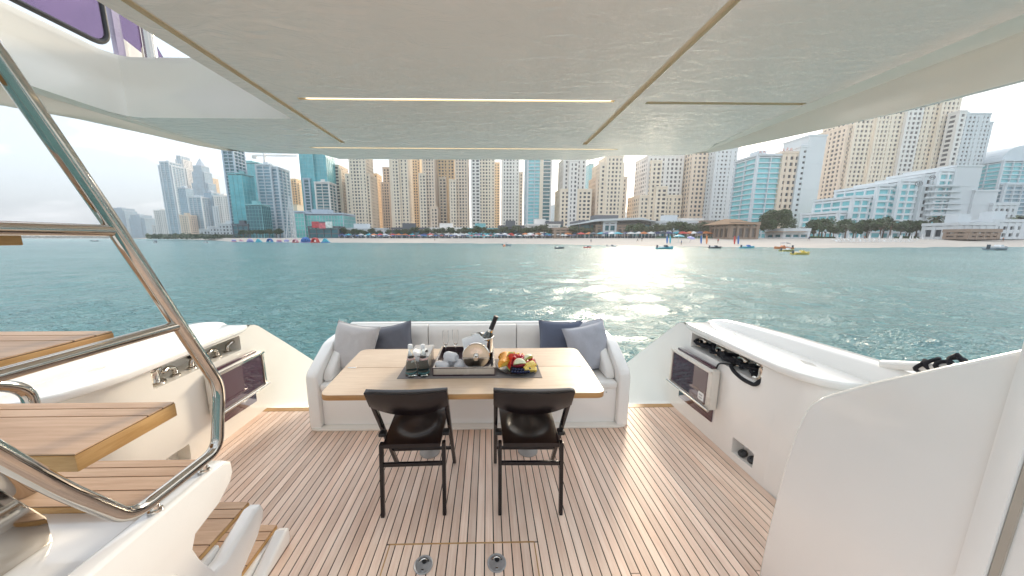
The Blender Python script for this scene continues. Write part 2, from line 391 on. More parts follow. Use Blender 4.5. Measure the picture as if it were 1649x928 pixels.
# ------------------------------------------------------------------ bulwarks
def rrect(y0, y1, z0, z1, r=0.015, n=4):
    out = []
    for (cy, cz, a0) in ((y1 - r, z1 - r, 0), (y0 + r, z1 - r, 90), (y0 + r, z0 + r, 180), (y1 - r, z0 + r, 270)):
        for k_ in range(n + 1):
            a = R(a0 + 90 * k_ / n); out.append((cy + r * math.cos(a), cz + r * math.sin(a)))
    return out
def bulwark(side):
    s = 1 if side == 'right' else -1
    Xi = XR if s > 0 else XL
    fx = lambda d: Xi + s * d          # d metres outboard of the inner face
    t = thing('bulwark', 'right-hand white bulwark with a mooring locker stuffed with black rope' if s > 0 else 'left-hand white bulwark with a mooring locker holding steel fairleads', 'bulwark', (Xi, 2.0, 0))
    # inner wall, with its locker opening and the small scupper recess
    wall = MB()
    prof = [(1.75, -0.05), (2.80, -0.05), (2.80, -1.0), (4.3, -1.0), (4.3, -0.45), (3.659, 0.088), (3.143, 0.522), (2.80, 0.80), (2.755, 0.825), (2.70, 0.835), (2.62, 0.80), (1.75, 0.80)]
    locker = rrect(1.87, 2.575, 0.655, 0.782, 0.012)
    scup = [(1.842, 0.062), (1.842, 0.165), (1.87, 0.172), (2.022, 0.168), (2.026, 0.150), (2.022, 0.052)]
    wall.plate(prof, [locker, scup], lambda y, z: (fx(0), y, z))
    # rounded forward end of the wall, curving outboard
    cur = [(0.0, 1.75), (0.008, 1.66), (0.035, 1.58), (0.085, 1.52), (0.16, 1.485), (0.27, 1.47), (0.50, 1.465)]
    for (d0, y0), (d1, y1) in zip(cur, cur[1:]):
        wall.raw([(fx(d0), y0, -0.05), (fx(d1), y1, -0.05), (fx(d1), y1, 0.80), (fx(d0), y0, 0.80)], [(0, 1, 2, 3)])
    # locker and scupper boxes behind the openings
    def pocket(loop, dep):
        n = len(loop)
        v = [(fx(0), y, z) for y, z in loop] + [(fx(dep), y, z) for y, z in loop]
        wall.raw(v, [(i, (i + 1) % n, n + (i + 1) % n, n + i) for i in range(n)] + [tuple(range(n, 2 * n))])
    pocket(locker, 0.20); pocket(scup, 0.09)
    bmesh.ops.remove_doubles(wall.bm, verts=wall.bm.verts, dist=0.0005)
    wall.build('inner_wall', M['gel'] if s > 0 else M['gel_cream'], t, 30)
    # aft sloping top and outside skin
    sk = MB()
    top = [(1.0, 0.845), (2.66, 0.845), (2.755, 0.825), (2.80, 0.80), (3.143, 0.522), (3.659, 0.088), (4.3, -0.45)]
    for (y0, z0), (y1, z1) in zip(top, top[1:]):
        w0 = 0.40 - 0.05 * max(0, y0 - 2.6); w1 = 0.40 - 0.05 * max(0, y1 - 2.6)
        d0 = 0.0 if y0 > 2.7 else 0.20; d1 = 0.0 if y1 > 2.7 else 0.20
        sk.raw([(fx(d0), y0, z0), (fx(w0), y0, z0), (fx(w1), y1, z1), (fx(d1), y1, z1)], [(0, 1, 2, 3)])
        sk.raw([(fx(w0), y0, z0), (fx(w0 + 0.05), y0, WATER - 0.3), (fx(w1 + 0.05), y1, WATER - 0.3), (fx(w1), y1, z1)], [(0, 1, 2, 3)])
    sk.build('outer_skin', M['gel'], t, 30)
    # outboard ridge, higher than the lid
    rg = MB()
    ys = [0.2, 1.0, 1.6, 2.1, 2.4, 2.6, 2.70, 2.76]
    zs = [1.01, 0.962, 0.938, 0.922, 0.908, 0.890, 0.868, 0.846]
    secs = []
    for y, z in zip(ys, zs):
        i0 = 0.245; secs.append([(fx(i0), y, 0.83), (fx(i0 + 0.015), y, z - 0.015), (fx(i0 + 0.035), y, z), (fx(i0 + 0.12), y, z), (fx(i0 + 0.15), y, z - 0.02), (fx(i0 + 0.16), y, 0.80)])
    for A, B in zip(secs, secs[1:]): rg.raw(A + B, [(k_, k_ + 1, k_ + 7, k_ + 6) for k_ in range(5)])
    rg.raw(secs[-1], [(0, 1, 2, 3, 4, 5)])
    bmesh.ops.remove_doubles(rg.bm, verts=rg.bm.verts, dist=0.0004)
    rg.build('ridge', M['gel'], t, 50)
    # hinged lid over the locker with a hollow lip
    lid = MB()
    edge = [(0.005, 2.68), (-0.018, 2.60), (-0.035, 2.2), (-0.055, 1.85), (-0.055, 1.72), (-0.035, 1.62), (0.01, 1.54), (0.08, 1.49), (0.16, 1.475), (0.238, 1.47)]
    if s < 0: edge = [(0.005, 2.68), (-0.018, 2.60), (-0.035, 2.2), (-0.065, 1.85), (-0.075, 1.70), (-0.06, 1.58), (-0.02, 1.46), (0.05, 1.38), (0.14, 1.34), (0.238, 1.33)]
    poly = [(fx(d), y) for d, y in edge] + [(fx(0.238), 2.68)]
    lid.prism(poly, 0.802, 0.848, 'Z', bev=0.013, seg=3)
    lid.build('locker_lid', M['gel'], t, 40)
    for y in (1.75, 2.35):
        hg = MB(); hg.prism([(fx(0.16), y - 0.05), (fx(0.185), y), (fx(0.16), y + 0.05), (fx(0.135), y)], 0.848, 0.8495, 'Z')
        hg.build('lid_latch_plate', M['silver'], t, None)
    return t
bul_r = bulwark('right'); bul_l = bulwark('left')

# plum acrylic doors low in the bulwark and the framed unit folded out over them
M['unit'] = plain('ivory unit casing', (0.70, 0.66, 0.60), 0.3)
def unit(side):
    s = 1 if side == 'right' else -1; Xi = XR if s > 0 else XL
    fx = lambda d: Xi - s * d          # inboard of the wall
    where = 'right' if s > 0 else 'left'
    p = MB(); p.prism([(2.235, 0.150), (2.66, 0.137), (2.66, 0.57), (2.235, 0.57)], fx(0.010), fx(0.002), 'X', bev=0.002)
    o = p.build('acrylic_door', M['plum']); tag(o, 'dark plum acrylic door low on the %s bulwark, under the framed glass unit' % where, 'door')
    t = thing('folding_glass_unit', 'ivory framed dark glass unit projecting from the right bulwark' if s > 0 else 'steel framed plum glass unit projecting from the left bulwark', 'glass unit', (fx(0.05), 2.45, 0.26))
    y0, y1, z0, z1 = 2.19, 2.70, 0.275, 0.60
    c = MB(); c.box(min(fx(0.012), fx(0.075)), max(fx(0.012), fx(0.075)), y0, y1, z0, z1, 0.012, 3)
    c.build('casing', M['unit'], t)
    g = MB(); g.prism(rrect(y0 + 0.045, y1 - 0.02, z0 + 0.02, z1 - 0.03, 0.012), fx(0.0755), fx(0.079), 'X'); g.build('glass_front', M['plum'], t, None)
    fr = MB()
    fr.box(min(fx(0.076), fx(0.087)), max(fx(0.076), fx(0.087)), y0 + 0.006, y1 + 0.02, z1 - 0.028, z1 - 0.006, 0.003)
    fr.box(min(fx(0.076), fx(0.087)), max(fx(0.076), fx(0.087)), y1 - 0.016, y1 + 0.008, z0, z1 - 0.0285, 0.003)
    fr.build('frame', M['steel'] if s < 0 else M['unit'], t)
    bar = MB(); bar.tube([(fx(0.088), y0 - 0.01, z0 + 0.004), (fx(0.088), y1 + 0.03, z0 + 0.004)], 0.011, 12); bar.build('lower_rail', M['steel'], t)
    hb = MB(); hb.box(min(fx(0.02), fx(0.06)), max(fx(0.02), fx(0.06)), y0 + 0.04, y1 - 0.04, z1 + 0.0005, z1 + 0.018, 0.004); hb.build('hinge_bar', M['plum'], t)
    if s > 0:
        em = MB(); em.prism(rrect(y0 + 0.06, y0 + 0.125, z0 + 0.04, z0 + 0.105, 0.008), fx(0.0791), fx(0.0812), 'X'); em.build('emblem', M['white_cap'], t, None)
        e2 = MB()
        for (a, b) in ((0.054, 0.066), (0.077, 0.090)): e2.box(min(fx(0.0813), fx(0.0822)), max(fx(0.0813), fx(0.0822)), y0 + 0.075, y0 + 0.112, z0 + a, z0 + b)
        e2.build('emblem_mark', M['latch_metal'], t, None)
unit('right'); unit('left')

# mooring gear in the lockers
def fairlead(X, Y, Z, s, flip, label):
    t = MB()
    d = 0.055 * flip
    pth = fillet([(X, Y, Z), (X, Y, Z + 0.055), (X - s * 0.01, Y + d, Z + 0.075), (X - s * 0.02, Y + 1.6 * d, Z + 0.066)], 0.04)
    t.tube(pth, 0.015, 12); t.ball(pth[-1], 0.0155, u=12, v=8); t.lathe([(0.028, 0), (0.028, 0.006), (0.018, 0.012)], 16, M=Matrix.Translation((X, Y, Z)))
    o = t.build('fairlead_horn', M['steel'], off=(X, Y, Z)); o.location = (X, Y, Z); tag(o, label, 'fairlead', 'steel fairlead horns in the lockers')
ord_ = ['nearest to the winch', 'second from the winch', 'third from the winch', 'farthest aft']
for q_, (Y, fl) in enumerate(((2.08, -1), (2.20, 1), (2.42, -1), (2.52, 1))):
    fairlead(XL - 0.07, Y, 0.656, -1, fl, 'curved steel fairlead horn in the left locker, ' + ord_[q_])
for q_, (Y, fl) in enumerate(((2.53, -1), (2.33, -1), (2.12, -1))):
    fairlead(XR + 0.045, Y, 0.68, 1, fl, 'curved steel fairlead horn poking from the black rope, ' + ['farthest aft', 'middle one', 'nearest to the winch'][q_])
def winch(X, Y, label):
    t = thing('mooring_winch', label, 'winch', (X, Y, 0.655))
    MB().lathe([(0.0, 0), (0.058, 0), (0.060, 0.012), (0.052, 0.020), (0.0, 0.020)], 28).build('base', M['steel'], t, off=(0, 0, 0))
    MB().lathe([(0.034, 0.0205), (0.031, 0.035), (0.030, 0.06), (0.033, 0.085), (0.044, 0.098), (0.044, 0.106), (0.02, 0.110), (0, 0.110)], 28).build('drum', M['silver'], t, off=(0, 0, 0))
winch(XL - 0.075, 1.945, 'squat steel mooring winch at the forward end of the left locker')
winch(XR + 0.075, 1.945, 'squat steel mooring winch beside the black rope in the right locker')
mb = MB(); mb.lathe([(0.0, 0), (0.055, 0), (0.06, 0.006), (0.05, 0.012), (0, 0.012)], 24, M=Matrix.Translation((XL - 0.197, 2.37, 0.725)) @ Matrix.Diagonal((1, 1.3, 1, 1)) @ Matrix.Rotation(R(90), 4, 'Y'))
o = mb.build('hawse_hole', M['black']); tag(o, 'oval dark hawse hole in the back of the left locker', 'hawse hole')
# black mooring rope
rp_ = []
rng = random.Random(3)
for i in range(150):
    u = i / 149; y = 2.55 - 0.60 * (u + 0.05 * math.sin(u * 60)); a = u * 2 * math.pi * 11
    rp_.append((XR + 0.055 + 0.035 * math.sin(a) + 0.015 * math.sin(3.1 * a), y + 0.055 * math.cos(a * 0.93), 0.690 + 0.028 * (0.5 + 0.5 * math.sin(a * 1.31)) + 0.008 * math.sin(i)))
mb = MB(); mb.tube(rp_, 0.013, 7)
o = mb.build('mooring_rope', M['rope'], off=rp_[0]); o.location = rp_[0]; tag(o, 'thick black mooring rope heaped in the right locker', 'rope')
q_ = fillet([(XR + 0.05, 2.16, 0.668), (XR - 0.005, 2.12, 0.672), (XR - 0.012, 2.08, 0.650), (XR - 0.01, 2.00, 0.625), (XR - 0.011, 1.90, 0.632), (XR - 0.002, 1.88, 0.665), (XR + 0.04, 1.90, 0.672)], 0.05)
mb = MB(); mb.tube(q_, 0.013, 8); o = mb.build('mooring_rope', M['rope']); tag(o, 'loop of black rope sagging over the right locker edge below the winch', 'rope')
q_ = fillet([(XR + 0.03, 2.14, 0.672), (XR - 0.006, 2.17, 0.668), (XR - 0.012, 2.225, 0.650), (XR - 0.014, 2.24, 0.60), (XR - 0.03, 2.25, 0.61)], 0.03)
mb = MB(); mb.tube(q_, 0.006, 8); o = mb.build('cable', M['black']); tag(o, 'thin black cable hanging from the right locker to the glass unit', 'cable')
# connection caps in the scupper recess
for (y, z, wd) in ((1.965, 0.075, 'aft one, fully in view'), (1.885, 0.085, 'forward one, partly hidden')):
    mb = MB(); mb.lathe([(0, 0), (0.030, 0), (0.031, 0.010), (0.026, 0.016), (0.012, 0.016), (0.010, 0.012), (0, 0.012)], 20, M=Matrix.Rotation(R(-38), 4, 'Y'))
    o = mb.build('hose_cap', M['black'], off=(0, 0, 0)); o.location = (XR + 0.04, y, z); tag(o, 'round black cap in the small recess of the right bulwark, ' + wd, 'cap', 'hose caps in the bulwark recess')

# side rail and strapped fender line outside the right wing
mb = MB(); mb.tube([(2.07, 1.50, 0.945), (2.06, 1.30, 1.015), (2.06, 0.90, 1.16)], 0.024, 14)
o = mb.build('side_rail', M['gel']); tag(o, 'white tubular side rail rising behind the right wing wall', 'rail')
mb = MB()
for i in range(4):
    yc = 1.35 - 0.032 * i; zc = 1.0 + 0.013 * i + 0.012 * (i % 2)
    mb.tube([(2.06 + 0.029 * math.cos(a), yc + 0.01 * math.sin(2 * a + i), zc + 0.029 * math.sin(a)) for a in [2 * math.pi * k_ / 14 for k_ in range(14)]], 0.0085, 7, closed=True)
mb.tube([(2.05, 1.27, 1.07), (2.03, 1.24, 1.10), (2.04, 1.22, 1.07), (2.05, 1.24, 1.05)], 0.010, 7)
o = mb.build('tied_line', M['rope']); tag(o, 'dark line knotted round the white side rail on the right', 'rope')

M['gap_beige'] = plain('beige gap shadow', (0.42, 0.37, 0.31), 0.6)
# ------------------------------------------------------------------ right wing wall next to the camera
mb = MB()
wp = [(0.1, -0.02), (1.235, -0.02), (1.228, 0.20), (1.212, 0.473), (1.190, 0.70), (1.172, 0.82), (1.155, 0.895), (1.135, 0.945), (1.10, 0.992), (1.06, 1.03), (0.968, 1.115), (0.808, 1.246), (0.695, 1.337), (0.50, 1.47), (0.1, 1.70)]
t = thing('wing_wall', 'smooth white wing wall filling the lower right corner', 'wall', (1.33, 0.6, 0))
mb.prism(wp, 1.30, 1.37, 'X', bev=0.016, seg=3); mb.build('panel', M['gel'], t, 40)
mb = MB(); mb.prism([(0.655, -0.02), (0.700, -0.02), (0.690, 1.38), (0.645, 1.42)], 1.283, 1.299, 'X', bev=0.005); mb.build('corner_trim', M['gel'], t, 40)
mb = MB(); mb.prism([(0.640, -0.02), (0.654, -0.02), (0.644, 1.42), (0.630, 1.43)], 1.292, 1.2985, 'X'); mb.build('shadow_gap', M['gap_beige'], t, None)  # solid beige strip, its tone standing in for the dark line of the gap

# ------------------------------------------------------------------ overhang above the cockpit
ZC, ZT = 2.25, 2.545
ov = thing('flybridge_overhang', 'glossy white overhang of the upper deck roofing the cockpit', 'overhang', (-0.15, 1.0, ZC))
stbd = [(2.36, 0.75), (2.32, 1.2), (2.268, 1.39), (2.20, 1.67), (2.05, 1.97), (1.93, 2.20), (1.83, 2.37), (1.73, 2.50), (1.60, 2.575), (1.40, 2.60), (1.00, 2.615)]
port = [(-1.32, 2.615), (-1.62, 2.60), (-1.85, 2.57), (-1.99, 2.52), (-2.07, 2.40), (-2.14, 2.20), (-2.27, 1.90), (-2.42, 1.72), (-2.55, 1.50), (-2.65, 1.1), (-2.68, 0.75)]
lip = [(0.98, 2.615), (0.87, 2.755), (-1.24, 2.765), (-1.30, 2.615)]
OPX0, OPX1, OPY = -1.975, -1.083, 1.87
inner_st = [(1.58, 0.75), (1.58, 1.0), (1.58, 1.6), (1.585, 2.0), (1.61, 2.30), (1.66, 2.50)]
outl = inner_st + [(1.60, 2.575), (1.40, 2.60), (1.00, 2.615)] + [(0.98, 2.615)] + lip[1:] + port[:2] + [(-1.85, 2.57), (-1.93, 2.47), (-1.97, 2.30), (-2.0, 1.95), (OPX0, OPY - 0.08), (OPX0 + 0.03, OPY - 0.02), (OPX0 + 0.09, OPY), (OPX1, OPY), (OPX1, 0.75)]
def rect(x0, x1, y0, y1): return [(x0, y0), (x1, y0), (x1, y1), (x0, y1)]
gr = [rect(-1.015, -0.985, 0.77, 2.31), rect(0.672, 0.705, 0.77, 2.316), rect(0.776, 1.565, 1.612, 1.640), rect(-0.895, 0.615, 1.602, 1.624), rect(-1.30, 0.975, 2.425, 2.44)]
mb = MB(); mb.plate(outl, gr, lambda x, y: (x, y, ZC)); mb.build('ceiling_panel', M['ceil'], ov, None)
for (g, nm, mat) in ((gr[0], 'groove', 'trough'), (gr[1], 'groove', 'trough'), (gr[2], 'groove', 'trough'), (gr[3], 'light_slot', 'trough'), (gr[4], 'light_slot', 'trough')):
    mb = MB(); n = 4
    v = [(x, y, ZC + 0.0) for x, y in g] + [(x, y, ZC + 0.014) for x, y in g]
    mb.raw(v, [(i, (i + 1) % n, n + (i + 1) % n, n + i) for i in range(n)] + [(4, 5, 6, 7)])
    mb.build(nm, M[mat], ov, None)
mb = MB(); mb.box(-0.86, 0.60, 1.607, 1.620, ZC + 0.004, ZC + 0.013); mb.build('light_strip', M['led'], ov, None)
mb = MB(); mb.box(-1.27, 0.95, 2.429, 2.437, ZC + 0.004, ZC + 0.013); mb.build('light_strip', M['led'], ov, None)
# coved side bands
def loft(name, secs, mat, sm=35):
    m = MB(); n = len(secs[0])
    for A, B in zip(secs, secs[1:]): m.raw(list(A) + list(B), [(k_, k_ + 1, n + k_ + 1, n + k_) for k_ in range(n - 1)])
    bmesh.ops.remove_doubles(m.bm, verts=m.bm.verts, dist=0.0004)
    return m.build(name, mat, ov, sm)
def beam(pts, pin, dmax, sgn):
    """hanging side moulding: from the ceiling edge down and out to a narrow flat flange; returns the lowered outer edge"""
    cove, flange, outer = [], [], []
    wmax = max(abs(x - np.interp(-y, [-q[1] for q in pin], [q[0] for q in pin])) for x, y in pts)
    for (xo, yo) in pts:
        xi = float(np.interp(-yo, [-q[1] for q in pin], [q[0] for q in pin])); wv = abs(xo - xi)
        d = dmax * min(1, wv / wmax * 1.15); kf = (ZC - 1.6 - d) / (ZC - 1.6)
        ox, oy = xo * kf, yo * kf; outer.append((ox, oy, ZC - d))
        fx_, fy_ = xi + (ox - xi) * 0.84, yo + (oy - yo) * 0.84
        mx_, my_ = xi + (ox - xi) * 0.34, yo + (oy - yo) * 0.34
        cove.append([(xi, yo, ZC), (mx_ - sgn * 0.004, my_, ZC - d * 0.12), (mx_, my_, ZC - d * 0.20), (fx_ - sgn * 0.006, fy_, ZC - d * 0.97), (fx_, fy_, ZC - d)])
        flange.append([(fx_ + sgn * 0.001, fy_, ZC - d + 0.002), (ox, oy, ZC - d)])
    loft('side_beam', cove, M['gel_cream'], 25); loft('side_flange', flange, M['ceil'], 25)
    return outer
pin = [(-1.93, 2.47), (-1.97, 2.30), (-2.0, 1.95), (OPX0, OPY - 0.08), (OPX0, 1.5), (OPX0, 1.1), (OPX0, 0.75)]
out_s = beam(stbd[:8], inner_st[::-1], 0.13, 1)
out_p = beam(port[3:], pin, 0.10, -1)
# fascia round the outside, top deck sheet
rim3 = out_s + [(x, y, ZC + 0.004) for x, y in stbd[8:] + lip + port[:3]] + out_p
rim = stbd + lip + port
mb = MB()
c = Vector((-0.15, 0.0))
def outw(x, y, d): v = Vector((x, y)) - c; v.normalize(); return (x + v.x * d, y + v.y * d)
for (p0_, q0_, p1_, q1_) in [(rim3[i], rim[i], rim3[i + 1], rim[i + 1]) for i in range(len(rim) - 1)]:
    a0, a1 = outw(p0_[0], p0_[1], 0.03), outw(p1_[0], p1_[1], 0.03); b0, b1 = outw(q0_[0], q0_[1], 0.03), outw(q1_[0], q1_[1], 0.03)
    mb.raw([p0_, p1_, (a1[0], a1[1], p1_[2] + 0.05), (a0[0], a0[1], p0_[2] + 0.05), (b1[0], b1[1], ZT + 0.02), (b0[0], b0[1], ZT + 0.02)], [(0, 1, 2, 3), (3, 2, 4, 5)])
bmesh.ops.remove_doubles(mb.bm, verts=mb.bm.verts, dist=0.0004)
mb.build('fascia', M['gel'], ov, 50)
mb = MB(); top = [(x * 1.01, y * 1.01) for x, y in rim]
mb.plate(top, [rect(OPX0 - 0.05, OPX1, 0.79, OPY + 0.04)], lambda x, y: (x, y, ZT + 0.01)); mb.build('upper_deck', M['gel'], ov, None)
# walls of the stair opening (moulded, with a rounded rear corner)
mb = MB()
c0 = [(OPX1, OPY), (OPX0 + 0.09, OPY), (OPX0 + 0.03, OPY - 0.02), (OPX0, OPY - 0.08), (OPX0, 1.2), (OPX0, 0.75)]
def ow(p, d):
    return (p[0] - (d if p[0] < OPX0 + 0.05 else 0.0), p[1] + (d if p[1] > OPY - 0.05 else 0.0))
lv = [(0.0, 0.0), (0.006, 0.10), (0.015, 0.19), (-0.012, 0.265), (-0.012, 0.295)]
for (d0, h0), (d1, h1) in zip(lv, lv[1:]):
    for p, q in zip(c0, c0[1:]):
        P0, Q0, P1, Q1 = ow(p, d0), ow(q, d0), ow(p, d1), ow(q, d1)
        mb.raw([(P0[0], P0[1], ZC + h0), (Q0[0], Q0[1], ZC + h0), (Q1[0], Q1[1], ZC + h1), (P1[0], P1[1], ZC + h1)], [(0, 1, 2, 3)])
for p, q in zip(c0, c0[1:]):
    P0, Q0, P1, Q1 = ow(p, -0.012), ow(q, -0.012), ow(p, 0.06), ow(q, 0.06)
    mb.raw([(P0[0], P0[1], ZT), (Q0[0], Q0[1], ZT), (Q1[0], Q1[1], ZT + 0.014), (P1[0], P1[1], ZT + 0.014)], [(0, 1, 2, 3)])
bmesh.ops.remove_doubles(mb.bm, verts=mb.bm.verts, dist=0.0004)
mb.build('stair_opening_wall', M['gel_cream'], ov, 35)
mb = MB(); mb.prism([(OPX1, 0.75), (OPX1 + 0.02, 0.75), (OPX1 + 0.02, OPY + 0.02), (OPX1, OPY + 0.02)], ZC + 0.001, ZT + 0.008, 'Z'); mb.build('opening_inboard_wall', M['gel_cream'], ov, None)

# windscreen glass and stanchion on the upper deck, seen through the opening
t = thing('upper_windscreen', 'violet tinted windscreen with a black gasket above the stair opening', 'windscreen', (-1.99, 1.5, ZT + 0.02))
ws = rrect(0.2, 1.86, ZT + 0.045, 3.35, 0.07, 6)
mb = MB(); mb.prism(ws, -1.996, -1.990, 'X'); mb.build('glass', M['violet'], t, None)
mb = MB(); mb.tube([(-1.993, y, z) for y, z in ws], 0.0125, 8, closed=True); mb.build('gasket', M['black'], t)
mb = MB(); mb.prism([(1.89, ZT + 0.02), (1.93, ZT + 0.02), (1.93, 3.3), (1.89, 3.3)], -2.01, -1.98, 'X', bev=0.006); mb.build('end_post', plain('lilac post', (0.45, 0.38, 0.5), 0.3), t)
t = thing('stanchion', 'polished steel stanchion standing on the rim of the stair opening', 'stanchion', (-1.95, 2.03, ZT + 0.02))
mb = MB(); mb.tube([(-1.95, 2.03, ZT + 0.02), (-1.95, 2.03, 3.45)], 0.033, 16); mb.build('post', M['steel'], t)
mb = MB(); mb.lathe([(0.046, 0), (0.046, 0.03), (0.038, 0.045), (0.033, 0.045)], 18, M=Matrix.Translation((-1.95, 2.03, ZT + 0.022))); mb.build('foot', M['steel'], t)
mb = MB(); mb.raw([(-2.06, 1.95, ZT + 0.16), (-2.06, 2.30, ZT + 0.06), (-2.06, 2.30, ZT + 0.02), (-2.06, 1.95, ZT + 0.02), (-2.03, 1.95, ZT + 0.16), (-2.03, 2.30, ZT + 0.06), (-2.03, 2.30, ZT + 0.02), (-2.03, 1.95, ZT + 0.02)], [(0, 1, 2, 3), (4, 7, 6, 5), (0, 4, 5, 1), (1, 5, 6, 2), (0, 3, 7, 4)])
o = mb.build('upper_coaming', M['gel']); tag(o, 'sloping white coaming behind the steel stanchion overhead', 'coaming')
mb = MB(); mb.prism([(1.94, ZT + 0.17), (2.28, ZT + 0.07), (2.12, ZT + 0.32), (1.94, ZT + 0.55)], -2.05, -2.044, 'X'); o = mb.build('quarter_glass', M['violet'], smooth=None); tag(o, 'small triangular lilac glass pane behind the steel stanchion', 'glass pane')

# ------------------------------------------------------------------ stair to the upper deck
st = thing('staircase', 'white moulded staircase with teak treads rising on the left', 'staircase', (-1.5, 1.0, 0))
S = -1.05
prof = [(-0.8, 0.0), (1.425, 0.0), (1.445, 0.03), (1.44, 0.085), (1.415, 0.098), (1.24, 0.03), (1.17, 0.03), (1.135, 0.06), (1.122, 0.12), (1.14, 0.185), (1.24, 0.252), (1.288, 0.310), (1.296, 0.345), (1.283, 0.378), (1.25, 0.385), (1.075, 0.322), (1.03, 0.330), (0.985, 0.44), (0.968, 0.505), (0.985, 0.545), (1.09, 0.572), (1.150, 0.615), (1.168, 0.650), (1.165, 0.695), (1.135, 0.722), (1.08, 0.725), (-0.8, 0.725)]
mb = MB(); mb.prism(prof, S - 0.065, S, 'X', bev=0.014, seg=3); mb.build('stringer', M['gel'], st, 40)
mb = MB(); mb.prism(rrect(0.42, 0.90, 0.08, 0.50, 0.03), S + 0.0005, S + 0.006, 'X', bev=0.003); mb.build('access_panel', M['gel'], st, 40)
mb = MB(); mb.box(-2.06, S - 0.0655, -0.8, 0.975, 0.0, 0.69, 0.01); mb.build('step_block', M['gel'], st)
mb = MB(); mb.box(-2.06, S - 0.0655, 0.976, 1.125, 0.0, 0.345, 0.008); mb.build('step_block', M['gel'], st)
mb = MB(); mb.box(-2.06, S - 0.0655, 1.126, 1.455, 0.0, 0.060, 0.008); mb.build('step_block', M['gel'], st)
def tread(x0, x1, y0, y1, z, th, nb):
    base = MB(); base.box(x0, x1, y0, y1, z - th, z - 0.004, 0.002); tr = base.build('tread', M['teak_edge'], st)
    # boards run across the tread: two narrow ones at the nosing and wide ones behind
    wd = [0.042, 0.048] + [(y1 - y0 - 0.09) / (nb - 2)] * (nb - 2)
    y = y1
    for q in wd:
        b = MB(); b.box(x0 + 0.003, x1 - 0.003, y - q + 0.004, y - 0.001, z - 0.0038, z + 0.001)
        b.build('board', M['teak_x'], tr, None); y -= q
    g = MB(); g.box(x0 + 0.003, x1 - 0.003, y0 + 0.004, y1 - 0.001, z - 0.0039, z - 0.0025); g.build('caulking', M['caulk'], tr, None)
tread(-1.98, -1.128, 0.785, 1.062, 1.015, 0.052, 3)
tread(-1.98, -1.128, 0.64, 0.925, 1.322, 0.045, 3)
tread(-1.98, -1.128, 0.50, 0.785, 1.612, 0.03, 3)
tread(-1.98, -1.128, 0.36, 0.645, 1.92, 0.045, 3)
tread(-2.0, -1.135, 0.93, 1.150, 0.716, 0.0255, 4)
tread(-2.0, -1.13, 0.978, 1.31, 0.368, 0.022, 4)
tread(-2.0, -1.13, 1.128, 1.46, 0.084, 0.022, 4)
# hidden side of the floating treads is carried by a steel spine
mb = MB(); mb.tube([(-1.62, 1.0, 0.69), (-1.62, 0.90, 0.98), (-1.62, 0.34, 2.2)], 0.035, 12); mb.build('spine', M['steel'], st)
mb = MB(); mb.prism([(0.835, 0.691), (0.835, 0.775), (0.77, 0.93), (0.70, 0.96), (0.70, 0.691)], -1.40, -1.32, 'X', bev=0.006); mb.build('tread_bracket', M['steel'], st)
# handrail on the inboard side
hr = thing('handrail', 'polished steel tube handrail looping along the near side of the staircase', 'handrail', (-1.08, 1.1, 0.72))
HX = -1.08
loop = fillet([(HX, 0.55, 2.51), (HX, 0.782, 1.985), (HX, 0.922, 1.666), (HX, 1.058, 1.335), (HX, 1.190, 1.015), (HX, 1.140, 0.765), (HX, 0.835, 0.765), (HX, 0.718, 0.965), (HX, 0.645, 1.115), (HX, 0.30, 1.83), (HX, 0.05, 2.4)], 0.055, 8)
mb = MB(); mb.tube(loop, 0.0205, 18); mb.build('tube', M['steel'], hr)
for (y0, z) in ((0.925, 1.620), (1.066, 1.298)):
    m = MB(); m.tube([(HX, y0, z), (HX, 0.30, z + 0.004)], 0.0165, 14); m.build('cross_tube', M['steel'], hr)
for y in (1.075, 0.90):
    m = MB(); m.lathe([(0.019, 0.0), (0.019, 0.008), (0.013, 0.010), (0.013, 0.034)], 16, M=Matrix.Translation((HX, y, 0.7255))); m.build('mount', M['silver'], hr)
mb = MB(); mb.tube(fillet([(-1.85, 0.2, 1.40), (-1.85, 1.12, 1.062), (-1.85, 1.205, 1.00), (-1.85, 1.20, 0.80), (-1.85, 1.10, 0.72)], 0.05, 6), 0.022, 14)
o = mb.build('handrail', M['steel'], off=(-1.85, 1.2, 0.8)); o.location = (-1.85, 1.2, 0.8); tag(o, 'steel handrail end bending down on the far side of the staircase', 'handrail')

# ------------------------------------------------------------------ sofa
so = thing('sofa', 'white U-shaped stern sofa with padded back and curved arms', 'sofa', (-0.15, 2.75, 0))
mb = MB(); mb.prism([(-1.50, 2.44), (-1.47, 2.405), (-1.42, 2.395), (1.10, 2.395), (1.16, 2.405), (1.205, 2.44), (1.205, 3.14), (-1.50, 3.14)], 0.001, 0.022, 'Z', bev=0.006); mb.build('plinth', M['gel_cream'], so)
mb = MB(); mb.box(-1.397, 1.097, 2.455, 2.49, 0.0225, 0.335, 0.006); mb.build('front_panel', M['gel'], so)
for xx in np.linspace(-1.31, 1.01, 6):
    mb = MB(); mb.lathe([(0.006, 0), (0.006, 0.003), (0, 0.004)], 10, M=Matrix.Translation((xx, 2.4545, 0.30)) @ Matrix.Rotation(R(90), 4, 'X'))
    mb.build('screw_cap', M['latch_metal'], so)
mb = MB(); mb.box(-1.37, 1.07, 2.4905, 3.10, 0.0225, 0.30); mb.build('base', M['gel'], so, None)
armp = [(2.415, 0.0225), (2.415, 0.46), (2.425, 0.487), (2.45, 0.515), (2.70, 0.648), (2.735, 0.662), (2.80, 0.672), (3.12, 0.685), (3.12, 0.0225)]
mb = MB(); mb.prism(armp, -1.495, -1.398, 'X', bev=0.016, seg=3); mb.build('arm', M['gel'], so)
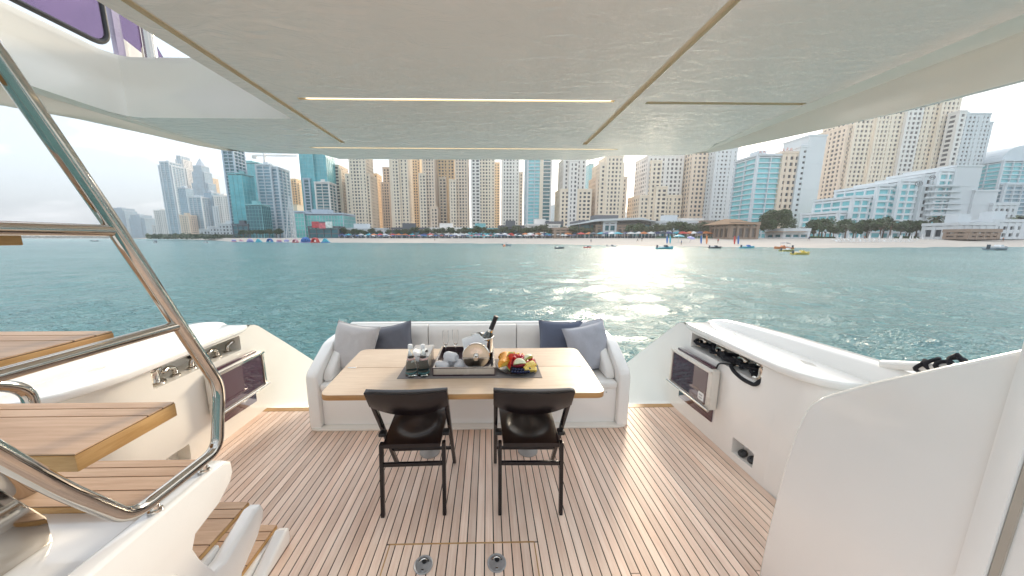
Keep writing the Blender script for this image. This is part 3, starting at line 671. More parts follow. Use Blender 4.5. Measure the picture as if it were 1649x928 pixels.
mb = MB(); mb.prism(armp, 1.098, 1.195, 'X', bev=0.016, seg=3); mb.build('arm', M['gel'], so)
armc = [(2.50, 0.402), (2.495, 0.43), (2.52, 0.48), (2.70, 0.60), (2.80, 0.635), (2.98, 0.645), (2.98, 0.402)]
mb = MB(); mb.prism(armc, -1.397, -1.315, 'X', bev=0.022, seg=3); mb.build('arm_cushion', M['sofa'], so)
mb = MB(); mb.prism(armc, 1.015, 1.097, 'X', bev=0.022, seg=3); mb.build('arm_cushion', M['sofa'], so)
for (a, b) in ((-1.397, -0.595), (-0.593, 0.287), (0.289, 1.097)):
    mb = MB(); mb.box(a, b, 2.432, 2.97, 0.3355, 0.398, 0.02, 3); mb.build('seat_cushion', M['sofa'], so)
    x0, x1 = a + 0.002, b - 0.002
    if a < -1: x0 = -1.314
    if b > 1: x1 = 1.014
    mb = MB(); mb.prism([(2.945, 0.40), (2.985, 0.615), (2.975, 0.63), (3.005, 0.728), (3.03, 0.742), (3.06, 0.735), (3.07, 0.40)], x0, x1, 'X', bev=0.008, seg=2); mb.build('back_cushion', M['sofa'], so, 60)
mb = MB(); mb.box(-1.397, 1.097, 3.0705, 3.135, 0.0225, 0.748, 0.012, 3); mb.build('back_shell', M['gel'], so)

# ------------------------------------------------------------------ pillows
def pillow(name, label, mat, size, thick, loc, rz, tilt, roll, seed):
    N = 22; V = []; Fc = []; rg_ = random.Random(seed); ph = rg_.random() * 9
    for sgn in (1, -1):
        for i in range(N + 1):
            for j in range(N + 1):
                u = -1 + 2 * i / N; v = -1 + 2 * j / N
                e = max(abs(u), abs(v))
                pin = 1 - 0.09 * (1 - abs(v) ** 2) * abs(u) ** 3, 1 - 0.09 * (1 - abs(u) ** 2) * abs(v) ** 3
                X, Z = u * size / 2 * pin[0], v * size / 2 * pin[1]
                h = ((1 - u ** 4) * (1 - v ** 4)) ** 0.55
                wr = 0.010 * noise.noise((u * 2.3 + ph, v * 2.3, seed)) + 0.006 * noise.noise((u * 5 + ph, v * 5 + 3, seed)) + 0.008 * math.sin(5 * (u * 0.7 + v) + ph) * (1 - h) * h * 3
                V.append((X, sgn * (thick / 2 * h + wr * h), Z))
    n = (N + 1) ** 2
    for s_ in range(2):
        for i in range(N):
            for j in range(N):
                a = s_ * n + i * (N + 1) + j; q = (a, a + N + 1, a + N + 2, a + 1)
                Fc.append(q if s_ else q[::-1])
    m = MB(); m.raw(V, Fc); bmesh.ops.remove_doubles(m.bm, verts=m.bm.verts, dist=0.002)
    t = thing(name, label, 'pillow', loc, 0, 'pillows on the stern sofa')
    t.rotation_euler = (R(tilt), R(roll), R(rz))
    m.build('cover', mat, t, 80, off=(0, 0, 0))
    s2 = size / 2; pts = []
    for k_ in range(4 * N):
        e, q = divmod(k_, N); w_ = -1 + 2 * q / N
        u, v = ((w_, -1), (1, w_), (-w_, 1), (-1, -w_))[e]
        pts.append((u * s2 * (1 - 0.09 * (1 - v * v) * abs(u) ** 3), 0, v * s2 * (1 - 0.09 * (1 - u * u) * abs(v) ** 3)))
    m = MB(); m.tube(pts, 0.004, 6, closed=True); m.build('piping', mat, t, 60, off=(0, 0, 0))
    return t
pillow('pillow', 'light grey linen pillow in the left corner of the sofa', M['fab_light'], 0.45, 0.15, (-1.225, 2.735, 0.605), -16, -20, 4, 1)
pillow('pillow', 'dark grey pillow leaning beside the light one on the left', M['fab_dark'], 0.42, 0.14, (-0.90, 2.83, 0.585), -6, -18, -12, 2)
pillow('pillow', 'slate blue pillow standing against the sofa back on the right', M['fab_blue'], 0.43, 0.13, (0.70, 2.86, 0.60), 3, -12, 2, 3)
pillow('pillow', 'pale grey pillow leaning in the right corner of the sofa', M['fab_pale'], 0.44, 0.15, (0.935, 2.735, 0.595), 16, -20, -7, 4)
pillow('pillow', 'second pale pillow tucked behind the right corner pillow', M['fab_pale'], 0.40, 0.12, (0.965, 2.93, 0.60), 20, -8, 0, 5)

# ------------------------------------------------------------------ table
TZ = 0.720
tb = thing('table', 'light oak folding table set before the stern sofa', 'table', (-0.14, 2.05, 0))
def rpoly(pts, rad, n=6):
    P = [Vector((a, b, 0)) for a, b in pts]; out = []
    for i in range(len(P)):
        rd = rad[i] if isinstance(rad, (list, tuple)) else rad
        a = P[i - 1] - P[i]; b = P[(i + 1) % len(P)] - P[i]
        if rd < 1e-4: out.append((P[i].x, P[i].y)); continue
        A = P[i] + a.normalized() * rd; B = P[i] + b.normalized() * rd
        for k_ in range(n + 1):
            t_ = k_ / n; q = A * (1 - t_) ** 2 + P[i] * 2 * t_ * (1 - t_) + B * t_ * t_; out.append((q.x, q.y))
    return out
for pts, rad in (([(-0.958, 1.654), (0.680, 1.654), (0.705, 2.030), (-0.985, 2.030)], [0.055, 0.055, 0.004, 0.004]), ([(-0.985, 2.034), (0.705, 2.034), (0.716, 2.392), (-1.005, 2.392)], [0.004, 0.004, 0.07, 0.07])):
    pl = rpoly(pts, rad)
    m = MB(); m.prism(pl, TZ - 0.034, TZ - 0.0022, 'Z', bev=0.003); lf = m.build('table_leaf', M['oak_edge'], tb)
    cx_, cy_ = -0.14, sum(p[1] for p in pts) / 4
    m = MB(); m.prism([(cx_ + (a - cx_) * 0.999, cy_ + (b - cy_) * 0.996) for a, b in pl], TZ - 0.0021, TZ, 'Z'); m.build('veneer', M['oak'], lf, None)
for xx in (-0.93, 0.645):
    m = MB(); m.box(xx - 0.028, xx + 0.028, 2.026, 2.038, TZ + 0.0002, TZ + 0.0025, 0.001); m.build('hinge', M['silver'], tb)
for xx in (-0.44, 0.30):
    m = MB(); m.lathe([(0, 0.001), (0.075, 0.001), (0.075, 0.010), (0.045, 0.02), (0.036, 0.03), (0.036, 0.42), (0.030, 0.425), (0.030, TZ - 0.045), (0.11, TZ - 0.04), (0.11, TZ - 0.0345), (0, TZ - 0.0345)], 28, M=Matrix.Translation((xx, 2.13, 0.0)))
    m.build('pedestal', plain('matt grey column', (0.35, 0.33, 0.31), 0.5), tb)

# ------------------------------------------------------------------ folding chairs
def make_chair():
    t = thing('folding_chair', 'left of the two dark brown folding chairs pulled up to the table', 'chair', (0, 0, 0), 0, 'dark folding chairs at the table')
    e = M['espresso']; O = (0, 0, 0)
    p0, p1 = Vector((-0.040, 0.800)), Vector((0.425, 0.0)); pt = p0 + (p1 - p0) * 0.1; d = (p1 - p0).normalized(); nrm = Vector((d.y, -d.x)) * 0.016
    for sx in (-1, 1):
        xc = sx * 0.203
        m = MB(); m.prism([tuple(pt + nrm), tuple(pt - nrm), tuple(p1 - nrm * 0.8), tuple(p1 + nrm * 0.8)], xc - 0.0115, xc + 0.0115, 'X', bev=0.004); m.build('upright', e, t, off=O)
        m = MB(); xl = sx * 0.178
        q0, q1 = Vector((0.045, 0.435)), Vector((0.0, 0.0)); m.prism([(q0.x - 0.015, q0.y), (q0.x + 0.015, q0.y), (q1.x + 0.012, q1.y), (q1.x - 0.012, q1.y)], xl - 0.011, xl + 0.011, 'X', bev=0.004); m.build('rear_leg', e, t, off=O)
        m = MB(); m.box(sx * 0.186 - 0.020, sx * 0.186 + 0.020, 0.082, 0.128, 0.447, 0.468, 0.004); m.build('hinge_block', M['black'], t, off=O)
    # back board with a scooped lower edge, following the slant of the uprights
    N = 16; V = []; Fc = []
    for i in range(N + 1):
        u = -1 + 2 * i / N; x = u * 0.2165
        zb = 0.690 - 0.072 * (1 - abs(u) ** 2.2); zt = 0.803 - 0.004 * (1 - u * u)
        bow = -0.018 * (1 - u * u)
        for z in (zt, zb):
            y = p0.x + (p0.y - z) / (p0.y) * (p1.x - p0.x)
            V.append((x, y + bow - 0.022, z - 0.004)); V.append((x, y + bow * 0.6 + 0.016, z + 0.004))
    for i in range(N):
        a = 4 * i; b = a + 4
        Fc += [(a, b, b + 2, a + 2), (a + 1, a + 3, b + 3, b + 1), (a, a + 1, b + 1, b), (a + 2, b + 2, b + 3, a + 3)]
    Fc += [(0, 2, 3, 1), (4 * N, 4 * N + 1, 4 * N + 3, 4 * N + 2)]
    m = MB(); m.raw(V, Fc); bmesh.ops.recalc_face_normals(m.bm, faces=m.bm.faces)
    bmesh.ops.bevel(m.bm, geom=[g for g in m.bm.edges if g.calc_face_angle(0) > 1.0], offset=0.003, segments=2, profile=0.5, affect='EDGES')
    m.build('backrest', e, t, 40, off=O)
    # dished seat
    NX, NY = 18, 18; V = []; Fc = []
    for L in (0, 1):
        for j in range(NY + 1):
            for i in range(NX + 1):
                u = -1 + 2 * i / NX; v = j / NY; hw = 0.160 + 0.018 * v
                x = u * hw; y = 0.012 + 0.40 * v
                dd = 1 - (x / 0.135) ** 2 - ((y - 0.22) / 0.15) ** 2
                dish = 0.016 * min(1, max(0, dd) * 1.6) ** 0.8
                ed = 0.003 * (abs(u) ** 12 + abs(2 * v - 1) ** 12)
                V.append((x, y, 0.452 - dish - ed if L == 0 else 0.424 - dish * 0.6))
    n = (NX + 1) * (NY + 1)
    for j in range(NY):
        for i in range(NX):
            a = j * (NX + 1) + i; Fc.append((a, a + 1, a + NX + 2, a + NX + 1)); Fc.append((n + a, n + a + NX + 1, n + a + NX + 2, n + a + 1))
    bd = [i for i in range(NX)] + [j * (NX + 1) + NX for j in range(NY)] + [NY * (NX + 1) + i for i in range(NX, 0, -1)] + [j * (NX + 1) for j in range(NY, 0, -1)]
    for a, b in zip(bd, bd[1:] + bd[:1]): Fc.append((a, n + a, n + b, b))
    m = MB(); m.raw(V, Fc); bmesh.ops.recalc_face_normals(m.bm, faces=m.bm.faces); m.build('seat', e, t, 50, off=O)
    m = MB(); m.box(-0.167, 0.167, 0.022, 0.040, 0.298, 0.320, 0.003); m.build('stretcher', e, t, off=O)
    m = MB(); m.box(-0.191, 0.191, 0.300, 0.316, 0.192, 0.212, 0.003); m.build('stretcher', e, t, off=O)
    return t
ch = make_chair()
dup(ch, (0.246, 1.583, 0), R(-1.0), 'right of the two dark brown folding chairs pulled up to the table')
ch.location = (-0.434, 1.588, 0); ch.rotation_euler.z = R(1.5)

# ------------------------------------------------------------------ things on the table
Z1 = TZ + 0.003
m = MB(); m.box(-0.575, 0.346, 1.852, 2.162, TZ + 0.0004, Z1, 0.0008, 1); o = m.build('table_mat', M['mat']); tag(o, 'long grey woven mat under the tray, bottles and fruit plate', 'table mat')
def water_bottle(x, y, label):
    t = thing('water_bottle', label, 'bottle', (x, y, Z1 + 0.0005), 0, 'clear water bottles on the mat')
    O = (0, 0, 0)
    outer = [(0.0, 0.0), (0.032, 0.0), (0.036, 0.005), (0.0365, 0.035), (0.034, 0.065), (0.027, 0.105), (0.019, 0.135), (0.0135, 0.160), (0.0125, 0.185), (0.0125, 0.192)]
    MB().lathe(outer, 28).build('glass', M['wat_glass'], t, 60, off=O)
    MB().lathe([(0.0150, 0.180), (0.0152, 0.188), (0.0145, 0.206), (0.012, 0.209), (0, 0.209)], 24).build('cap', M['white_cap'], t, 50, off=O)
    MB().lathe([(0.0366, 0.022), (0.0371, 0.0225), (0.0371, 0.034), (0.0366, 0.0345)], 28, cap=False).build('printed_band', M['label_teal'], t, 60, off=O)
    MB().lathe([(0.0258, 0.1108), (0.0262, 0.1112), (0.0232, 0.1225), (0.0228, 0.122)], 28, cap=False).build('neck_print', plain('faint pink print', (0.65, 0.45, 0.42), 0.4), t, 60, off=O)
water_bottle(-0.492, 1.895, 'left of the two clear glass water bottles on the grey mat')
water_bottle(-0.412, 1.895, 'right of the two clear glass water bottles on the grey mat')
t = thing('napkin_box', 'champagne coloured box behind the water bottles', 'box', (-0.455, 2.06, Z1))
m = MB(); m.box(-0.520, -0.392, 1.955, 2.165, Z1 + 0.0005, 0.822, 0.003); m.build('body', M['tray_out'], t)
m = MB(); m.box(-0.523, -0.389, 1.952, 2.168, 0.8225, 0.834, 0.003); m.build('lid', plain('pale grey box lid', (0.50, 0.49, 0.48), 0.3), t)
m = MB(); m.box(-0.517, -0.395, 1.951, 1.9548, Z1 + 0.02, 0.80); m.build('front_panel', M['tray_out'], t, None)
V = []; Fc = []; N = 10
for j in range(N + 1):
    for i in range(N + 1):
        u, v = i / N, j / N
        V.append((-0.505 + 0.080 * u + 0.01 * v, 1.945 + 0.10 * v, 0.838 + 0.012 * abs(math.sin(4 * u + 2 * v)) + 0.004 * noise.noise((u * 5, v * 5, 1)) - (0.05 * max(0, 0.12 - v) / 0.12)))
for j in range(N):
    for i in range(N): a = j * (N + 1) + i; Fc.append((a, a + 1, a + N + 2, a + N + 1))
V += [(x_, y_, z_ + 0.003) for x_, y_, z_ in V]; n_ = (N + 1) ** 2; Fc += [tuple(n_ + q for q in f[::-1]) for f in list(Fc)]
m = MB(); m.raw(V, Fc); o = m.build('napkin', M['linen']); tag(o, 'crumpled white napkin lying on the champagne box', 'napkin')
m = MB(); m.box(-0.428, -0.408, 2.02, 2.035, 0.8345, 0.846, 0.002, M=None); m.tube([(-0.428, 2.028, 0.843), (-0.445, 2.01, 0.845)], 0.0025, 6)
o = m.build('pen_drive', M['black']); tag(o, 'tiny black clip on the lid of the champagne box', 'clip')
# tray
TX0, TX1, TY0, TY1 = -0.354, 0.047, 1.884, 2.290
t = thing('serving_tray', 'rectangular serving tray with champagne sides and a plum lining', 'tray', ((TX0 + TX1) / 2, 2.08, Z1))
m = MB(); m.box(TX0, TX1, TY0, TY1, Z1 + 0.0005, Z1 + 0.008, 0.001); m.build('bottom', M['tray_in'], t)
wt, hh = 0.012, 0.056
for nm, b in (('front_side', (TX0 + wt, TX1 - wt, TY0, TY0 + wt)), ('back_side', (TX0 + wt, TX1 - wt, TY1 - wt, TY1)), ('end_side', (TX0, TX0 + wt, TY0, TY1)), ('end_side', (TX1 - wt, TX1, TY0, TY1))):
    m = MB(); m.box(b[0], b[1], b[2], b[3], Z1 + 0.0085, Z1 + hh, 0.001); sd_ = m.build(nm, M['tray_out'], t)
    m = MB()
    if nm == 'end_side':
        xi = TX0 + wt if b[0] == TX0 else TX1 - wt; s_ = 1 if b[0] == TX0 else -1
        m.box(min(xi + 0.0005 * s_, xi + 0.0025 * s_), max(xi + 0.0005 * s_, xi + 0.0025 * s_), TY0 + wt + 0.001, TY1 - wt - 0.001, Z1 + 0.0085, Z1 + hh - 0.004)
    elif nm == 'back_side': m.box(TX0 + wt + 0.003, TX1 - wt - 0.003, TY1 - wt - 0.0025, TY1 - wt - 0.0005, Z1 + 0.0085, Z1 + hh - 0.004)
    else:
        m.box(TX0 - 0.0005, TX0 + 0.005, TY0 - 0.003, TY0 - 0.0005, Z1 + 0.0085, Z1 + hh); m.box(TX1 - 0.005, TX1 + 0.0005, TY0 - 0.003, TY0 - 0.0005, Z1 + 0.0085, Z1 + hh)
        m.box(TX0 + 0.0055, TX1 - 0.0055, TY0 - 0.003, TY0 - 0.0005, Z1 + hh - 0.004, Z1 + hh); m.box(TX0 - 0.0005, TX1 + 0.0005, TY0 - 0.003, TY0 - 0.0005, Z1 + 0.001, Z1 + 0.008)
    m.build('lining' if nm != 'front_side' else 'dark_edging', M['tray_in'], sd_, None)
Z2 = Z1 + 0.009
# rolled towels
def towel(c, rz, label, r=0.034, ln=0.095, tip=0):
    V = []; Fc = []; n = 56; Ls = 9
    # a rolled sheet: spiral cross-section swept along its length
    for j in range(Ls + 1):
        y = -ln / 2 + ln * j / Ls
        for i in range(n + 1):
            a = i / n * 2 * math.pi * 2.6; rr = r * (0.30 + 0.70 * i / n) * (1 + 0.05 * noise.noise((a, y * 40, c[0] * 50))) * (0.72 if j in (0, Ls) else (0.92 if j in (1, Ls - 1) else 1.0))
            V.append((rr * math.cos(a), y, rr * math.sin(a)))
    for j in range(Ls):
        for i in range(n): a = j * (n + 1) + i; Fc.append((a, a + 1, a + n + 2, a + n + 1))
    # solid ends just inside the spiral
    m = MB(); m.raw(V, Fc)
    m.lathe([(0, -ln / 2 + 0.003), (r * 0.66, -ln / 2 + 0.003), (r * 0.92, -ln * 0.3), (r * 0.92, ln * 0.3), (r * 0.66, ln / 2 - 0.003), (0, ln / 2 - 0.003)], 18, M=Matrix.Rotation(R(-90), 4, 'X'))
    o = m.build('rolled_towel', M['towel'], smooth=60, off=(0, 0, 0)); o.location = c; o.rotation_euler = (R(tip), 0, R(rz)); tag(o, label, 'towel', 'rolled white hand towels in the tray')
towel((-0.300, 1.945, Z2 + 0.035), 68, 'rolled white towel at the left front of the tray')
towel((-0.262, 2.015, Z2 + 0.035), 30, 'rolled white towel at the back of the little pile')
towel((-0.190, 1.955, Z2 + 0.035), 8, 'rolled white towel in front, its round end towards the chairs')
towel((-0.243, 1.965, Z2 + 0.090), 58, 'rolled white towel lying on top of the other towels')
# champagne flutes
def flute(x, y, label):
    pr = [(0.0, 0.0), (0.030, 0.0), (0.030, 0.0015), (0.006, 0.005), (0.0034, 0.012), (0.0034, 0.060), (0.006, 0.066), (0.016, 0.083), (0.0225, 0.115), (0.0235, 0.150), (0.0215, 0.185), (0.0205, 0.185), (0.0223, 0.150), (0.0212, 0.115), (0.0150, 0.086), (0.0045, 0.071), (0.0, 0.070)]
    o = MB().lathe(pr, 28, cap=False).build('champagne_flute', M['glass'], smooth=60, off=(0, 0, 0)); o.location = (x, y, Z2 + 0.0005); tag(o, label, 'glass', 'champagne flutes in the tray')
flute(-0.315, 2.235, 'left of the two empty champagne flutes in the tray')
flute(-0.243, 2.250, 'right of the two empty champagne flutes, beside the white cloth')
# ice bucket, bottle, cloth and lid
BX, BY = -0.040, 2.150
t = thing('ice_bucket', 'polished silver ice bucket holding the champagne bottle', 'bucket', (BX, BY, Z2))
pr = [(0.0, 0.0005), (0.062, 0.0005), (0.066, 0.006), (0.073, 0.08), (0.081, 0.158), (0.086, 0.166), (0.086, 0.172), (0.080, 0.174), (0.076, 0.160), (0.068, 0.08), (0.060, 0.012), (0.0, 0.010)]
MB().lathe(pr, 40, cap=False).build('body', M['silver'], t, 40, off=(0, 0, 0))
MB().lathe([(0.0865, 0.1655), (0.0885, 0.169), (0.0865, 0.1725)], 40, cap=False).build('rim', M['steel'], t, 60, off=(0, 0, 0))
t = thing('champagne_bottle', 'dark foil-topped bottle leaning in the silver bucket', 'bottle', (BX - 0.006, BY, Z2 + 0.045), 0)
t.rotation_euler = (R(4), R(21), 0)
O = (0, 0, 0)
MB().lathe([(0, 0), (0.038, 0), (0.040, 0.006), (0.040, 0.115), (0.033, 0.145), (0.020, 0.175), (0.0165, 0.195), (0.0165, 0.20)], 26, cap=False).build('glass_body', M['dark_glass'], t, 60, off=O)
MB().lathe([(0.0170, 0.193), (0.0168, 0.235), (0.0160, 0.275), (0.0175, 0.277), (0.0175, 0.292), (0.0165, 0.298), (0, 0.300)], 26, cap=False).build('foil', plain('black foil', (0.012, 0.012, 0.016), 0.45, var=0.3, scale=60, bump=0.3, bscale=120), t, 50, off=O)
MB().lathe([(0.0405, 0.04), (0.0408, 0.041), (0.0408, 0.10), (0.0405, 0.101)], 26, cap=False).build('paper_label', plain('olive gold label', (0.22, 0.19, 0.05), 0.4), t, 60, off=O)
MB().lathe([(0.0215, 0.173), (0.0222, 0.174), (0.0178, 0.193), (0.0172, 0.1925)], 26, cap=False).build('neck_label', M['silver'], t, 60, off=O)
# white cloth draped over the front of the bucket
def sheet(c00, c10, c11, c01, nu, nv, bulge, seed):
    """softly creased quadrilateral of cloth between four corners"""
    V = []; Fc = []; A, B, Cc, Dd = (Vector(q) for q in (c00, c10, c11, c01)); nrm = (B - A).cross(Dd - A).normalized()
    for j in range(nv + 1):
        for i in range(nu + 1):
            u, v = i / nu, j / nv; q = A * (1 - u) * (1 - v) + B * u * (1 - v) + Cc * u * v + Dd * (1 - u) * v
            V.append(q + nrm * (bulge * math.sin(math.pi * u) * math.sin(math.pi * v) + 0.004 * math.sin(9 * u + 3 * v + seed) * v))
    for j in range(nv):
        for i in range(nu): a = j * (nu + 1) + i; Fc.append((a, a + 1, a + nu + 2, a + nu + 1))
    return V, Fc
m = MB()
# hanging front, then the fold lying over the bucket rim
pl_, pt_, pr_ = (-0.176, 2.035, 0.918), (-0.062, 2.060, 0.952), (-0.004, 2.045, 0.880)
V, Fc = sheet(pl_, pt_, (-0.030, 2.035, 0.785), (-0.150, 2.020, 0.775), 10, 12, -0.012, 1); m.raw(V, Fc)
V, Fc = sheet(pt_, pr_, (-0.012, 2.035, 0.790), (-0.030, 2.035, 0.785), 6, 12, -0.006, 2); m.raw(V, Fc)
V, Fc = sheet(pl_, (-0.150, 2.120, 0.905), (-0.050, 2.125, 0.912), pt_, 8, 8, 0.006, 3); m.raw(V, Fc)
V, Fc = sheet(pt_, (-0.050, 2.125, 0.912), (0.000, 2.10, 0.884), pr_, 6, 6, 0.004, 4); m.raw(V, Fc)
bmesh.ops.remove_doubles(m.bm, verts=m.bm.verts, dist=0.002); bmesh.ops.recalc_face_normals(m.bm, faces=m.bm.faces)
o = m.build('serving_cloth', M['linen'], smooth=70); tag(o, 'folded white serving cloth draped over the front of the ice bucket', 'cloth')
sm_ = o.modifiers.new('thickness', 'SOLIDIFY'); sm_.thickness = 0.003
# round lid standing on edge against the bucket
LM = Matrix.Translation((-0.078, 1.965, Z2 + 0.094)) @ Matrix.Rotation(R(93), 4, 'X')
t = thing('bucket_lid', 'round polished lid with a knob, stood on edge before the bucket', 'lid', (-0.078, 1.965, Z2))
MB().lathe([(0, -0.010), (0.088, -0.010), (0.092, -0.004), (0.092, 0.006), (0.088, 0.010), (0.082, 0.008), (0.04, 0.0125), (0, 0.015)], 48, M=LM).build('disc', M['silver'], t, 30)
MB().lathe([(0.018, 0.0145), (0.019, 0.020), (0.014, 0.024), (0.009, 0.026), (0.009, 0.034), (0.017, 0.038), (0.019, 0.044), (0.015, 0.050), (0, 0.052)], 28, M=LM).build('knob', M['steel'], t, 40)

# ------------------------------------------------------------------ fruit plate
FX, FY = 0.200, 1.990
o = MB().lathe([(0, 0.0005), (0.10, 0.0005), (0.128, 0.010), (0.140, 0.017), (0.141, 0.019), (0.136, 0.0195), (0.122, 0.013), (0.095, 0.0055), (0, 0.0055)], 48).build('fruit_plate', plain('dark slate plate', (0.02, 0.02, 0.024), 0.45), smooth=40, off=(0, 0, 0))
o.location = (FX, FY, Z1); tag(o, 'dark round plate holding the cut fruit', 'plate')
FZ = Z1 + 0.006
fr_orange = plain('orange peel', (0.80, 0.33, 0.02), 0.4, var=0.12, scale=60, bump=0.4, bscale=300)
fr_flesh = plain('yellow melon flesh', (0.85, 0.60, 0.12), 0.35, var=0.12, scale=80)
fr_red = plain('watermelon flesh', (0.72, 0.06, 0.04), 0.35, var=0.2, scale=70)
fr_rind = plain('watermelon rind', (0.42, 0.55, 0.16), 0.4, var=0.2, scale=50)
fr_white = plain('pale rind flesh', (0.75, 0.78, 0.55), 0.4)
fr_straw = plain('strawberry red', (0.60, 0.02, 0.03), 0.3, var=0.25, scale=120, bump=0.6, bscale=400)
fr_blue = plain('blueberry skin', (0.018, 0.025, 0.075), 0.45, var=0.4, scale=160)
fr_pine = plain('pineapple flesh', (0.86, 0.62, 0.14), 0.4, var=0.18, scale=120, bump=0.5, bscale=220)
fr_kiwi = plain('green melon flesh', (0.55, 0.58, 0.14), 0.35, var=0.15, scale=90)
fr_drag = plain('fig red flesh', (0.50, 0.05, 0.09), 0.35, var=0.5, scale=130)
def fput(o, loc, rot, label, cat, group=None):
    o.location = loc; o.rotation_euler = tuple(R(a) for a in rot); tag(o, label, cat, group); return o
def wedge(name, rad, ang, mat_f, mat_r, loc, rot, label, group, rind=0.12, inner=0.0):
    """slice of a round fruit: a spherical wedge with its rind"""
    t = thing(name, label, 'fruit', loc, 0, group); t.rotation_euler = tuple(R(a) for a in rot)
    def lune(r0, r1):
        V = []; Fc = []; nU, nV = 8, 12
        for r_ in (r0, r1):
            for i in range(nU + 1):
                a = -ang / 2 + ang * i / nU
                for j in range(nV + 1):
                    b = -math.pi / 2 + math.pi * j / nV
                    V.append((r_ * math.cos(b) * math.sin(a), r_ * math.sin(b), -r_ * math.cos(b) * math.cos(a)))
        n = (nU + 1) * (nV + 1)
        for i in range(nU):
            for j in range(nV):
                a = i * (nV + 1) + j; q = (a, a + 1, a + nV + 2, a + nV + 1); Fc.append(tuple(n + k_ for k_ in q)); Fc.append(q[::-1])
        for i in (0, nU):
            for j in range(nV): a = i * (nV + 1) + j; Fc.append((a, a + 1, n + a + 1, n + a))
        m = MB(); m.raw(V, Fc); bmesh.ops.remove_doubles(m.bm, verts=m.bm.verts, dist=1e-5); bmesh.ops.recalc_face_normals(m.bm, faces=m.bm.faces); return m
    lune(inner * rad, rad * (1 - rind)).build('flesh', mat_f, t, 40, off=(0, 0, 0))
    lune(rad * (1 - rind) + 0.0002, rad).build('rind', mat_r, t, 40, off=(0, 0, 0))
    return t
# orange slices fanned on the left
for i in range(6):
    a = i / 5
    wedge('orange_slice', 0.050, R(58), fr_flesh, fr_orange, (FX - 0.100 + 0.018 * a + 0.012 * math.sin(a * 3), FY - 0.075 + 0.135 * a, FZ + 0.040), (8, 178 - 14 * a, -38 - 40 * a),
          'orange slice standing in the fan on the left of the plate, %s' % ['nearest the chairs', 'second from the front', 'third from the front', 'fourth from the front', 'second from the back', 'farthest back'][i], 'orange slices on the plate', 0.14)
w_ = wedge('watermelon_slice', 0.062, R(40), fr_red, fr_rind, (FX - 0.048, FY - 0.055, FZ + 0.006), (0, 180, 25), 'red watermelon slice with a green rind, standing front left on the plate', 'watermelon slices on the plate', 0.12, 0.25)
w_.rotation_euler = (R(90), R(14), R(18)); w_.location = (FX - 0.042, FY - 0.050, FZ + 0.064)
w2 = wedge('melon_slice', 0.045, R(60), fr_kiwi, fr_white, (FX + 0.012, FY - 0.052, FZ + 0.045), (20, 150, 80), 'pale green melon slice at the middle of the plate', 'melon slices on the plate', 0.12, 0.3)
w3 = wedge('melon_slice', 0.040, R(70), fr_kiwi, fr_white, (FX + 0.075, FY + 0.005, FZ + 0.052), (10, 190, 120), 'pale green melon slice towards the right of the plate', 'melon slices on the plate', 0.12, 0.3)
m = MB(); m.prism([(-0.044, -0.012), (0.04, -0.020), (0.048, 0.006), (0.030, 0.024), (-0.02, 0.030), (-0.046, 0.014)], 0, 0.026, 'Z', bev=0.004)
fput(m.build('pineapple_chunk', fr_pine, off=(0, 0, 0)), (FX + 0.072, FY - 0.072, FZ + 0.012), (28, 8, 20), 'ridged yellow pineapple chunk at the front right of the plate', 'fruit', 'pineapple on the plate')
m = MB(); m.prism([(-0.040, -0.012), (0.038, -0.018), (0.030, 0.022), (-0.032, 0.022)], 0, 0.022, 'Z', bev=0.004)
fput(m.build('pineapple_chunk', fr_pine, off=(0, 0, 0)), (FX + 0.080, FY - 0.048, FZ + 0.034), (35, -6, 30), 'smaller yellow pineapple chunk behind the front one', 'fruit', 'pineapple on the plate')
# star-shaped orange flowers along the back
for i in range(5):
    m = MB()
    for k_ in range(6): m.ball((0.014 * math.cos(k_ * 1.047), 0.014 * math.sin(k_ * 1.047), 0), 0.0095, 1, 1, 0.7, 8, 6)
    m.ball((0, 0, 0.004), 0.008, u=8, v=6)
    fput(m.build('physalis_fruit', fr_orange if i % 2 else fr_flesh, off=(0, 0, 0)), (FX - 0.055 + 0.033 * i, FY + 0.075 - 0.006 * abs(i - 1), FZ + 0.068 - 0.004 * i), (60, 0, 20 * i), 'golden scalloped fruit piece in the back row, %s from the left' % ['first', 'second', 'third', 'fourth', 'fifth'][i], 'fruit', 'golden fruit pieces along the back of the plate')
rg_ = random.Random(5)
pos = [(-0.035, 0.03, .062), (-0.01, 0.045, .068), (0.018, 0.032, .072), (0.04, 0.045, .064), (-0.02, 0.008, .066), (0.008, 0.006, .078), (0.034, 0.008, .07), (0.052, 0.022, .06), (0.0, -0.02, .066), (0.03, -0.018, .064), (0.10, 0.02, .045), (0.112, -0.012, .038), (0.095, 0.045, .045), (0.104, 0.0, .052)]
for i, (a, b, c) in enumerate(pos):
    m = MB(); m.lathe([(0, -0.018), (0.007, -0.014), (0.0135, -0.002), (0.0145, 0.006), (0.011, 0.012), (0, 0.0135)], 12)
    o = m.build('strawberry', fr_straw if i % 3 else fr_drag, smooth=70, off=(0, 0, 0))
    fput(o, (FX + a, FY + b, FZ + c), (rg_.uniform(0, 180), rg_.uniform(0, 60), rg_.uniform(0, 360)), 'small red berry in the heap at the middle and right of the fruit plate', 'fruit', 'red berries on the plate')
m = MB(); m.ball((0, 0, 0), 0.05, 1.6, 1.25, 0.62, 16, 10)
fput(m.build('fruit_heap', fr_drag, off=(0, 0, 0)), (FX + 0.012, FY + 0.022, FZ + 0.030), (0, 0, 0), 'halved red fruit filling the middle of the plate under the berries', 'fruit')
